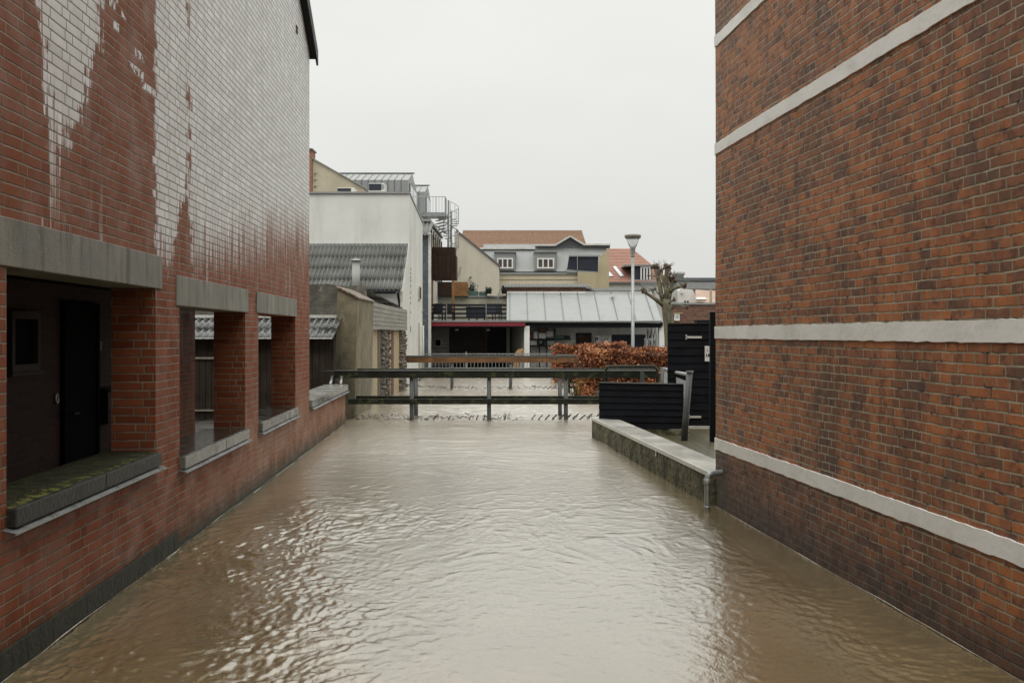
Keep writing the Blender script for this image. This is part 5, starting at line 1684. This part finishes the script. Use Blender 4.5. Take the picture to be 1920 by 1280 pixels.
MB().tube([(X(1014, yh), yh - 0.08, Z(641, yh)), (X(1014, yh), yh, Z(641, yh))], 0.08, 10).build('rim', M['zinc_dark'], tyr)
cg = thing('cage_fence', 'small grey metal cage of bars beside the white carport pillar', 'fence', (X(1221, 47.5), 47.5, 0.22))
q = MB()
yC = 47.5
for u in np.linspace(1209, 1234, 9):
    q.box(X(u, yC) - 0.012, X(u, yC) + 0.012, yC, yC + 0.024, 0.22, Z(636, yC))
q.build('bars', M['steel'], cg)
MB().box(X(1208, yC), X(1235, yC), yC - 0.005, yC + 0.03, Z(636.5, yC), Z(634.5, yC)).build('top_rail', M['steel'], cg)
cl = thing('creeper', 'bare dark creeper on the carport wall near the white pillar', 'creeper', (X(1222, 49), 49, 0.22))
q = MB()
rnd = random.Random(12)
for i in range(14):
    u0 = 1218 + rnd.uniform(-6, 12)
    pts = [P(u0, 660, 49)]
    for kk in range(5):
        u0 += rnd.uniform(-3, 3)
        pts.append(P(u0, 650 - kk * 9, 49 + rnd.uniform(-.2, .2)))
    q.tube(pts, [0.02, 0.018, 0.015, 0.012, 0.01, 0.006], 5)
q.build('stems', M['twig'], cl)

# ------------------------------------------------------------------ houses further back
bg = thing('beige_house', 'beige rendered gable wall with a long grey roof edge beside the spiral stair', 'house', (X(890, 60), 60, 0.2))
MB().prism([P(852, 640, 60), P(935, 640, 60), P(935, 497, 60), P(857, 434, 60), P(852, 434, 60)], (0, 4, 0)).build('wall', M['beige_wall'], bg)
MB().prism([P(855, 432.5, 59.9), P(936.5, 498.5, 59.9), P(936.5, 495.5, 59.9), P(855, 429.5, 59.9)], (0, 4.2, 0)).build('verge', M['zinc_dark'], bg)
MB().tube([P(857.5, 519, 59.9), P(862, 508, 59.9), P(864, 500, 59.9)], 0.03, 5).build('bracket', M['steel'], bg)
MB().tube([P(881, 521, 59.9), P(883, 520, 59.7)], 0.06, 6).build('outlet', M['zinc_dark'], bg)

mh = thing('mansard_house', 'cream house with a grey mansard roof, two white dormers and a wide loggia', 'house', (X(1025, 64), 64, 0.2))
ym = 64.5
MB().box(X(928, ym), X(1084, ym), ym, ym + 4, 0.2, Z(511, ym)).build('wall', M['cream'], mh)
MB().box(X(930, ym), X(1084, ym), ym - 0.12, ym - 0.002, Z(514.5, ym), Z(511, ym)).build('cornice', M['zinc'], mh)
MB().box(X(930, ym), X(1083, ym), ym - 0.05, ym - 0.002, Z(524, ym), Z(523.2, ym)).build('string_course', M['ochre'], mh)
ytop = 66.2
MB().prism([(X(905, ym), ym + 0.05, Z(509, ym)), (X(905, ym), ytop, Z(458, ytop)), (X(905, ym), ytop + 4, Z(458, ytop)), (X(905, ym), ytop + 4, Z(509, ym))], (X(1141, ym) - X(905, ym), 0, 0)).build('mansard_roof', M['zinc'], mh)
ev = MB()
ev.box(X(900, ytop), X(1003, ytop), ytop - 0.5, ytop + 0.5, Z(467, ytop - .5), Z(464, ytop - .5))
ev.box(X(1003, ytop), X(1042, ytop), ytop - 0.6, ytop + 0.5, Z(461, ytop - .5), Z(458.5, ytop - .5))
ev.box(X(1094, ytop), X(1143, ytop), ytop - 0.6, ytop + 0.5, Z(460, ytop - .5), Z(457, ytop - .5))
for (a, b) in (((1041, 460), (1068.5, 443.5)), ((1068.5, 443.5), (1096, 460))):
    ev.beam(P(a[0], a[1], ytop - 0.3), P(b[0], b[1], ytop - 0.3), 0.7, 0.1)
ev.build('eaves', M['white_dirty'], mh)
MB().prism([P(1042, 462, ytop - 0.2), P(1095, 462, ytop - 0.2), P(1068.5, 445.5, ytop - 0.2)], (0, 3, 0)).build('pediment', M['zinc_dark'], mh)
MB().box(X(1006, ytop), X(1143, ytop), ytop - 0.25, ytop - 0.02, Z(466, ytop), Z(461, ytop)).box(X(905, ytop), X(1005, ytop), ytop - 0.25, ytop - 0.02, Z(471, ytop), Z(467, ytop)).build('frieze', M['zinc_dark'], mh)
for (ua, ub, va) in ((927, 971, 473), (1002, 1048, 473)):
    dm = MB()
    dm.prism([P(ua, 507, ym), P(ub - 5, 507, ym), P(ub - 5, va, ym), P(ua, va, ym)], (0, 1.6, 0))
    dmo = dm.build('dormer', M['zinc'], mh)
    MB().box(X(ub - 4.9, ym), X(ub - 4.4, ym), ym + 0.1, ym + 1.5, Z(506, ym), Z(va + 3, ym)).build('cheek', M['zinc_dark'], dmo)
    MB().box(X(ua - 1, ym), X(ub - 3, ym), ym - 0.12, ym + 1.6, Z(va, ym), Z(va - 1.2, ym)).build('flat_top', M['zinc'], dmo)
    window(mh, X(ua + 5, ym), X(ub - 9, ym), Z(503.5, ym), Z(484, ym), ym - 0.01, 3, M['white'], M['glass_warm'], 0.085, 0.1)
lg = MB().prism([P(1063, 506, ym - 0.1), P(1067, 481, ym - 0.1), P(1122, 481, ym - 0.1), P(1121, 509, ym - 0.1)], (0, 0.08, 0)).build('loggia', M['navy'], mh)
MB().box(X(1066, ym), X(1124, ym), ym - 0.2, ym - 0.09, Z(481.5, ym), Z(478.5, ym)).box(X(1081.6, ym), X(1083, ym), ym - 0.2, ym - 0.11, Z(512, ym), Z(481.6, ym)).prism([P(1062, 511, ym - 0.2), P(1082, 511, ym - 0.2), P(1122, 513, ym - 0.2), P(1122, 509.5, ym - 0.2), P(1082, 507, ym - 0.2), P(1062, 505, ym - 0.2)], (0, 0.08, 0)).build('parapet', M['zinc'], lg)
MB().prism([P(1083, 600, ym - 0.3), P(1142, 600, ym - 0.3), P(1142, 465, ym - 0.3), P(1128, 477, ym - 0.3), P(1124, 482, ym - 0.3), P(1122, 511, ym - 0.3), P(1083, 510, ym - 0.3)], (0, 0.09, 0)).build('flank_wall', M['ochre'], mh)

orf = thing('tiled_house', 'long house with a mottled orange tiled roof behind the mansard', 'house', (X(985, 72), 72, 0.2))
y0_, y1_ = 70, 76
rr_ = MB()
nrow = 16
xa_, xb2 = X(868, 76), X(1091, 76)
for i in range(nrow):
    f0, f1 = i / nrow, (i + 1) / nrow
    za, zb2 = Z(468, 70), Z(433.5, 76)
    q0 = (y0_ + (y1_ - y0_) * f0, za + (zb2 - za) * f0 + 0.05)
    q1 = (y0_ + (y1_ - y0_) * f1, za + (zb2 - za) * f1)
    rr_.prism([(xa_, q0[0], q0[1]), (xb2, q0[0], q0[1]), (xb2, q1[0], q1[1]), (xa_, q1[0], q1[1])], (0, 0.02, -0.1))
rr_.build('roof', M['tile_orange'], orf)
MB().box(xa_, xb2, y1_ - 0.15, y1_ + 0.15, Z(434.5, 76), Z(432, 76)).build('ridge', M['tile_pale'], orf)
MB().prism([(xa_, y0_ + 0.1, 0.2), (xa_, y0_ + 0.1, Z(470, 70)), (xa_, y1_, Z(436, 76)), (xa_, 82, Z(470, 70)), (xa_, 82, 0.2)], (xb2 - xa_ - 0.05, 0, 0)).build('wall', M['ochre'], orf)

rh = thing('red_roof_house', 'house with a smooth red tiled roof, skylights and a flat topped dormer', 'house', (X(1185, 78), 78, 0.2))
yr0, yr1 = 78, 84
roofp = [P(1125, 529, yr0), P(1258, 529, yr0), P(1224, 501, 81.5), P(1183, 470.5, yr1), P(1125, 464, yr1)]
nn = MB()
nrw = 22
za, zb2 = Z(529, yr0), Z(466, yr1)
for i in range(nrw):
    f0, f1 = i / nrw, (i + 1) / nrw
    hipx = lambda f: X(1262, yr0) + (X(1185, yr1) - X(1262, yr0)) * f
    ya2, yb2 = yr0 + (yr1 - yr0) * f0, yr0 + (yr1 - yr0) * f1
    zz0, zz1 = za + (zb2 - za) * f0 + 0.03, za + (zb2 - za) * f1
    nn.prism([(X(1110, yr0), ya2, zz0), (hipx(f0), ya2, zz0), (hipx(f1), yb2, zz1), (X(1110, yr0), yb2, zz1)], (0, 0.03, -0.1))
nn.build('roof', M['tile_red'], rh)
MB().box(X(1110, yr0), X(1262, yr0) - 0.2, yr0 + 0.1, yr1, 0.2, Z(530, yr0)).build('wall', M['white_dirty'], rh)
MB().box(X(1110, yr0), X(1262, yr0), yr0 - 0.15, yr0 + 0.05, Z(532, yr0), Z(529.5, yr0)).build('gutter', M['zinc_dark'], rh)


def on_roof(u, v, off=0.1):
    # intersect the pixel ray with the roof plane
    for k in range(400):
        Y = yr0 + (yr1 - yr0) * k / 400
        zz = za + (zb2 - za) * k / 400
        if Z(v, Y) <= zz: return Vector((X(u, Y), Y - off * 0.6, Z(v, Y) + off))
    return P(u, v, yr1)


for quad in (((1149, 502), (1154, 501), (1170, 519), (1163, 520)), ((1139, 512), (1143, 512), (1150, 519.5), (1139, 520))):
    sk = MB().prism([on_roof(*p) for p in quad], (0, 0.08, -0.12)).build('skylight', M['glass_sky'], rh)
dmx0, dmx1 = X(1188, 78.4), X(1221, 78.4)
dmr = MB().box(dmx0, dmx1, 78.4, 82, Z(531, 78.4), Z(499, 78.4)).build('dormer', M['navy'], rh)
MB().box(X(1170, 78.4), dmx1 + 0.15, 78.2, 82.5, Z(499, 78.4), Z(496.5, 78.4)).build('flat_top', M['zinc'], dmr)
window(rh, X(1201, 78.3), X(1220, 78.3), Z(531, 78.3), Z(500, 78.3), 78.38, 3, M['white'], M['glass'], 0.1, 0.08)
q = MB()
yb3 = 76.5
for u in np.linspace(1203, 1231, 12):
    q.box(X(u, yb3) - 0.02, X(u, yb3) + 0.02, yb3, yb3 + 0.04, Z(541, yb3), Z(526, yb3))
q.box(X(1177, yb3), X(1232, yb3), yb3 - 0.02, yb3 + 0.05, Z(525.8, yb3), Z(524, yb3))
q.build('balcony_rail', M['steel'], rh)
MB().box(X(1202, yb3), X(1232, yb3), yb3, 78.3, Z(543, yb3), Z(541.2, yb3)).build('balcony_floor', M['zinc_dark'], rh)

fr_ = thing('flat_roof_block', 'long grey flat roofed block with a round chimney far behind the tree', 'building', (X(1300, 115), 115, 0.2))
yz = 115
MB().box(X(1264, yz), X(1400, yz), yz, yz + 10, 0.2, Z(527, yz)).build('wall', M['pale_block'], fr_)
MB().box(X(1268, yz), X(1400, yz), yz - 0.4, yz - 0.01, Z(542, yz), Z(529, yz)).build('roof_edge', M['zinc'], fr_)
MB().box(X(1262, yz), X(1400, yz), yz - 0.5, yz + 10.5, Z(527, yz), Z(521, yz)).build('roof', M['zinc_dark'], fr_)
MB().lathe((X(1271, yz + 2), yz + 2, Z(527, yz)), [(0.7, 0), (0.7, 0.8), (0.85, 0.85), (0.85, 1.15), (0.5, 1.2)], 14).build('chimney', M['pale_block'], fr_, smooth=True)
wh = thing('white_gable_house', 'small white house with two little windows far behind the tree', 'house', (X(1290, 100), 100, 0.2))
yw = 100
MB().prism([P(1273, 600, yw), P(1304, 600, yw), P(1304, 555, yw), P(1299, 543, yw), P(1276, 541, yw), P(1273, 545, yw)], (0, 6, 0)).build('wall', M['limewash'], wh)
MB().box(X(1258, yw), X(1273, yw), yw + 1, yw + 4, 0.2, Z(541, yw)).build('side_wing', M['pale_block'], wh)
for u in (1283, 1288):
    window(wh, X(u, yw), X(u + 3, yw), Z(568, yw), Z(563.5, yw), yw - 0.01, 1, M['zinc_dark'], M['glass'], 0.03, 0.05)
MB().box(X(1276, yw), X(1280, yw), yw - 0.3, yw + 0.3, Z(550, yw), Z(540, yw)).build('chimney', M['limewash'], wh)
th = thing('faded_roof_house', 'low house with a faded pinkish tiled roof beside the white house', 'house', (X(1320, 95), 95, 0.2))
yq2 = 95
MB().prism([P(1304, 568, yq2), P(1345, 568, yq2), P(1345, 545, yq2 + 4), P(1304, 543, yq2 + 4)], (0, 0.1, -0.2)).build('roof', M['tile_pale'], th)
MB().box(X(1304, yq2), X(1345, yq2), yq2 + 0.3, yq2 + 6, 0.2, Z(569, yq2)).build('wall', M['orange_brick'], th)
MB().prism([P(1306, 561, yq2 - 0.6), P(1326, 561, yq2 - 0.6), P(1322, 557, yq2), P(1306, 557, yq2)], (0, 0.5, -0.1)).build('porch_roof', M['white_dirty'], th)
MB().box(X(1332, yq2 - 2), X(1335, yq2 - 2), yq2 - 2, yq2 - 1.6, 0.2, Z(542, yq2 - 2)).build('side_post', M['ochre'], th)
bw = thing('yard_wall', 'brown brick yard building with a pale coping behind the black gate', 'wall', (X(1300, 55), 55, 0.2))
yu = 55
MB().box(X(1246, yu), X(1360, yu), yu, yu + 0.4, 0.2, Z(571, yu)).build('wall', M['brown_brick'], bw)
MB().box(X(1245, yu), X(1362, yu), yu - 0.06, yu + 0.46, Z(571, yu), Z(567.5, yu)).build('coping', M['zinc'], bw)
window(bw, X(1264, yu), X(1274, yu), Z(601, yu), Z(589, yu), yu - 0.004, 1, M['white'], M['glass_sky'], 0.06)
MB().box(X(1262, yu), X(1280, yu), yu - 0.05, yu - 0.003, Z(588, yu), Z(586.5, yu)).build('lintel', M['ochre'], bw)
bl = thing('black_bin', 'black lidded bin showing over the top of the gate', 'bin', (X(1321, 30), 30, 0.2))
MB().box(X(1307, 30), X(1334, 30), 30, 30.5, 0.2, Z(602, 30)).build('body', M['navy'], bl, bevel=0.02)
MB().box(X(1306, 30), X(1335, 30), 29.97, 30.53, Z(602, 30), Z(600, 30)).build('lid', M['black'], bl)

# ------------------------------------------------------------------ street lamp
yl = 36.0
lx = X(1186.5, yl)
la = thing('street_lamp', 'slender grey street lamp with a cone shaped glass head behind the hedge', 'street lamp', (lx, yl, 0.2))
MB().lathe((lx, yl, 0.2), [(0.10, 0), (0.10, 0.9), (0.062, 1.0), (0.055, Z(480, yl) - 0.2)], 14).build('pole', M['steel'], la, smooth=True)
MB().lathe((lx, yl, Z(480, yl)), [(0.058, -0.05), (0.062, 0.0), (0.10, 0.28), (0.115, 0.34)], 16).build('neck', M['steel'], la, smooth=True)
MB().lathe((lx, yl, Z(462.5, yl)), [(0.125, 0.0), (0.275, 0.36), (0.27, 0.37)], 20).build('glass', M['lamp_glass'], la, smooth=True)
MB().lathe((lx, yl, Z(443.5, yl)), [(0.278, -0.06), (0.305, 0.02), (0.29, 0.06), (0.05, 0.09)], 20).build('cap', M['bronze'], la, smooth=True)

# ------------------------------------------------------------------ pollarded tree
ytr = 33.5
tree = thing('pollarded_tree', 'leafless pollarded plane tree with knuckled limbs behind the hedge', 'tree', (X(1253, ytr), ytr, 0.2))


def TP(u, v, dy=0.0):
    return P(u, v, ytr + dy)


tk = MB()
tk.tube([TP(1259, 720), TP(1257, 650), TP(1254, 610), TP(1251, 585), TP(1249, 570), TP(1249, 560)], [0.27, 0.20, 0.175, 0.165, 0.175, 0.12], 14, True, 0.07)
tk.build('trunk', M['bark'], tree, smooth=True)
limbs = [
    ([(1246, 575), (1236, 566), (1222, 556), (1208, 547)], [0.13, 0.10, 0.085, 0.07], -0.3),
    ([(1246, 572), (1240, 552), (1236, 530), (1232, 515), (1229, 503)], [0.15, 0.12, 0.105, 0.10, 0.095], 0.3),
    ([(1249, 570), (1250, 545), (1249, 528), (1250, 512), (1250, 503)], [0.17, 0.14, 0.12, 0.105, 0.10], -0.1),
    ([(1249, 545), (1245, 528), (1241, 517), (1238, 511)], [0.10, 0.085, 0.075, 0.07], 0.2),
    ([(1251, 572), (1255, 552), (1260, 537), (1262, 524)], [0.15, 0.12, 0.105, 0.10], 0.1),
    ([(1257, 548), (1264, 541), (1273, 538), (1283, 537)], [0.085, 0.075, 0.07, 0.065], -0.35),
    ([(1249, 572), (1256, 566), (1264, 562)], [0.06, 0.045, 0.04], -0.4),
    ([(1255, 582), (1264, 575), (1276, 573), (1288, 576)], [0.06, 0.05, 0.045, 0.045], -0.5),
    ([(1234, 522), (1226, 516), (1216, 517)], [0.04, 0.035, 0.03], 0.4),
    ([(1250, 525), (1255, 519), (1257, 513)], [0.05, 0.04, 0.04], -0.2),
    ([(1243, 560), (1232, 548), (1228, 541)], [0.04, 0.03, 0.025], -0.5),
]
lmb = MB()
kn = MB()
for pts, rr, dy in limbs:
    n_ = len(pts)
    rr = [v_ * 0.66 for v_ in rr]
    lmb.tube([TP(p[0], p[1], dy * i / (n_ - 1)) for i, p in enumerate(pts)], rr, 10, True, 0.12)
    e_ = TP(pts[-1][0], pts[-1][1], dy)
    kr = rr[-1] * 1.75
    for _ in range(9):
        o_ = Vector((random.gauss(0, 1), random.gauss(0, 1), random.gauss(0.3, 1))).normalized() * kr * 0.75
        kn.lump(e_ + o_, kr * random.uniform(0.45, 0.75), 7, 0.2)
    for _ in range(6):
        o_ = Vector((random.gauss(0, 1), random.gauss(0, 1), random.gauss(0.6, 1))).normalized()
        kn.tube([e_ + o_ * kr * 0.8, e_ + o_ * kr * 1.7 + Vector((0, 0, 0.02))], [kr * 0.28, kr * 0.14], 5)
for _ in range(70):
    pts_, rr_0, dy_ = random.choice(limbs[:6])
    e_ = TP(pts_[-1][0], pts_[-1][1], dy_)
    d_0 = Vector((random.gauss(0, 0.6), random.gauss(0, 0.6), random.uniform(0.2, 1))).normalized()
    lmb.tube([e_, e_ + d_0 * 0.16, e_ + d_0 * random.uniform(0.22, 0.34) + Vector((0, 0, 0.04))], [0.012, 0.009, 0.004], 4)
lmb.build('limbs', M['bark'], tree, smooth=True)
kn.build('crown', M['knuckle'], tree)


# ------------------------------------------------------------------ hedges
def hedge(label, x0, x1, y0, y1, z0, z1, n, size, seed):
    t_ = thing('beech_hedge', label, 'hedge', ((x0 + x1) / 2, (y0 + y1) / 2, z0), group='copper beech hedges by the water')
    c = MB()
    nx_, nz_ = 30, 10
    c.box(x0 + 0.12, x1 - 0.12, y0 + 0.14, y1 - 0.12, z0, z1 - 0.15)
    for _ in range(160):
        tx, ty = random.uniform(x0 + .1, x1 - .1), random.uniform(y0, y0 + 0.4)
        c.tube([(tx, ty + 0.15, z1 - 0.4), (tx + random.gauss(0, .05), ty, z1 - 0.1), (tx + random.gauss(0, .1), ty - 0.05, z1 + random.uniform(0.02, 0.14))], [0.008, 0.006, 0.003], 4)
    c.build('twigs', M['twig'], t_)

    def smp():
        f = random.random()
        x = random.uniform(x0, x1)
        y = random.uniform(y0, y1)
        z = random.uniform(z0, z1)
        bl2 = 0.12 * float(vnoise(np.array(x * 2.2), np.array(z * 2.2 + seed), 71)) + random.gauss(0, 0.05)
        if f < 0.5: y = y0 + bl2 + 0.03
        elif f < 0.82: z = z1 + 0.10 * float(vnoise(np.array(x * 1.7 + seed), np.array(y * 1.7), 72)) + random.gauss(0, 0.035)
        elif f < 0.92: x = x0 + bl2
        else: x = x1 + bl2
        tn = min(1, max(0, 0.42 + 0.35 * float(vnoise(np.array(x * 3.0), np.array(z * 3.0 + seed), 73)) + random.gauss(0, 0.25)))
        return (x, y, z), tn
    MB().leaves(smp, n, size, 0.62).build('leaves', M['beech'], t_)
    return t_


hedge('nearer copper beech hedge with its foot in the flood water', X(1090, 29.6), 5.6, 29.4, 30.8, -0.1, Z(652, 29.6) - 0.1, 23000, 0.036, 1)
hedge('farther copper beech hedge beyond the brown bridge rail', X(1040, 38.5), X(1100, 38.5) + 1.5, 38.0, 39.2, 0.0, Z(643, 38.5) - 0.08, 9500, 0.044, 2)
# low bare shrub between bridge and hedge
bs = thing('bare_shrub', 'small bare greenish shrub at the left foot of the near hedge', 'shrub', (X(1080, 28.6), 28.6, 0))
q = MB()
rnd = random.Random(21)
for i in range(16):
    a = rnd.uniform(-1, 1)
    x = X(1080, 28.6) + rnd.uniform(-0.1, 0.1)
    q.tube([(x, 28.6, -0.1), (x + a * 0.15, 28.6 + rnd.uniform(-.1, .1), 0.25), (x + a * 0.38, 28.6 + rnd.uniform(-.2, .2), 0.55 + rnd.uniform(0, 0.25))], [0.012, 0.009, 0.004], 5)
q.build('stems', M['moss'], bs)
ng = thing('low_rail_fence', 'low dark rail fence at the water beside the near hedge', 'fence', (X(1090, 31.2), 31.2, 0))
q = MB()
for z_ in (0.15, 0.32, 0.5):
    q.box(X(1066, 31.3), X(1106, 31.3), 31.3, 31.33, z_, z_ + 0.06)
q.build('rails', M['rail'], ng)
for u in (1067, 1090):
    MB().box(X(u, 31.3) - 0.03, X(u, 31.3) + 0.03, 31.24, 31.298, -0.5, 0.62).build('post', M['rail'], ng)
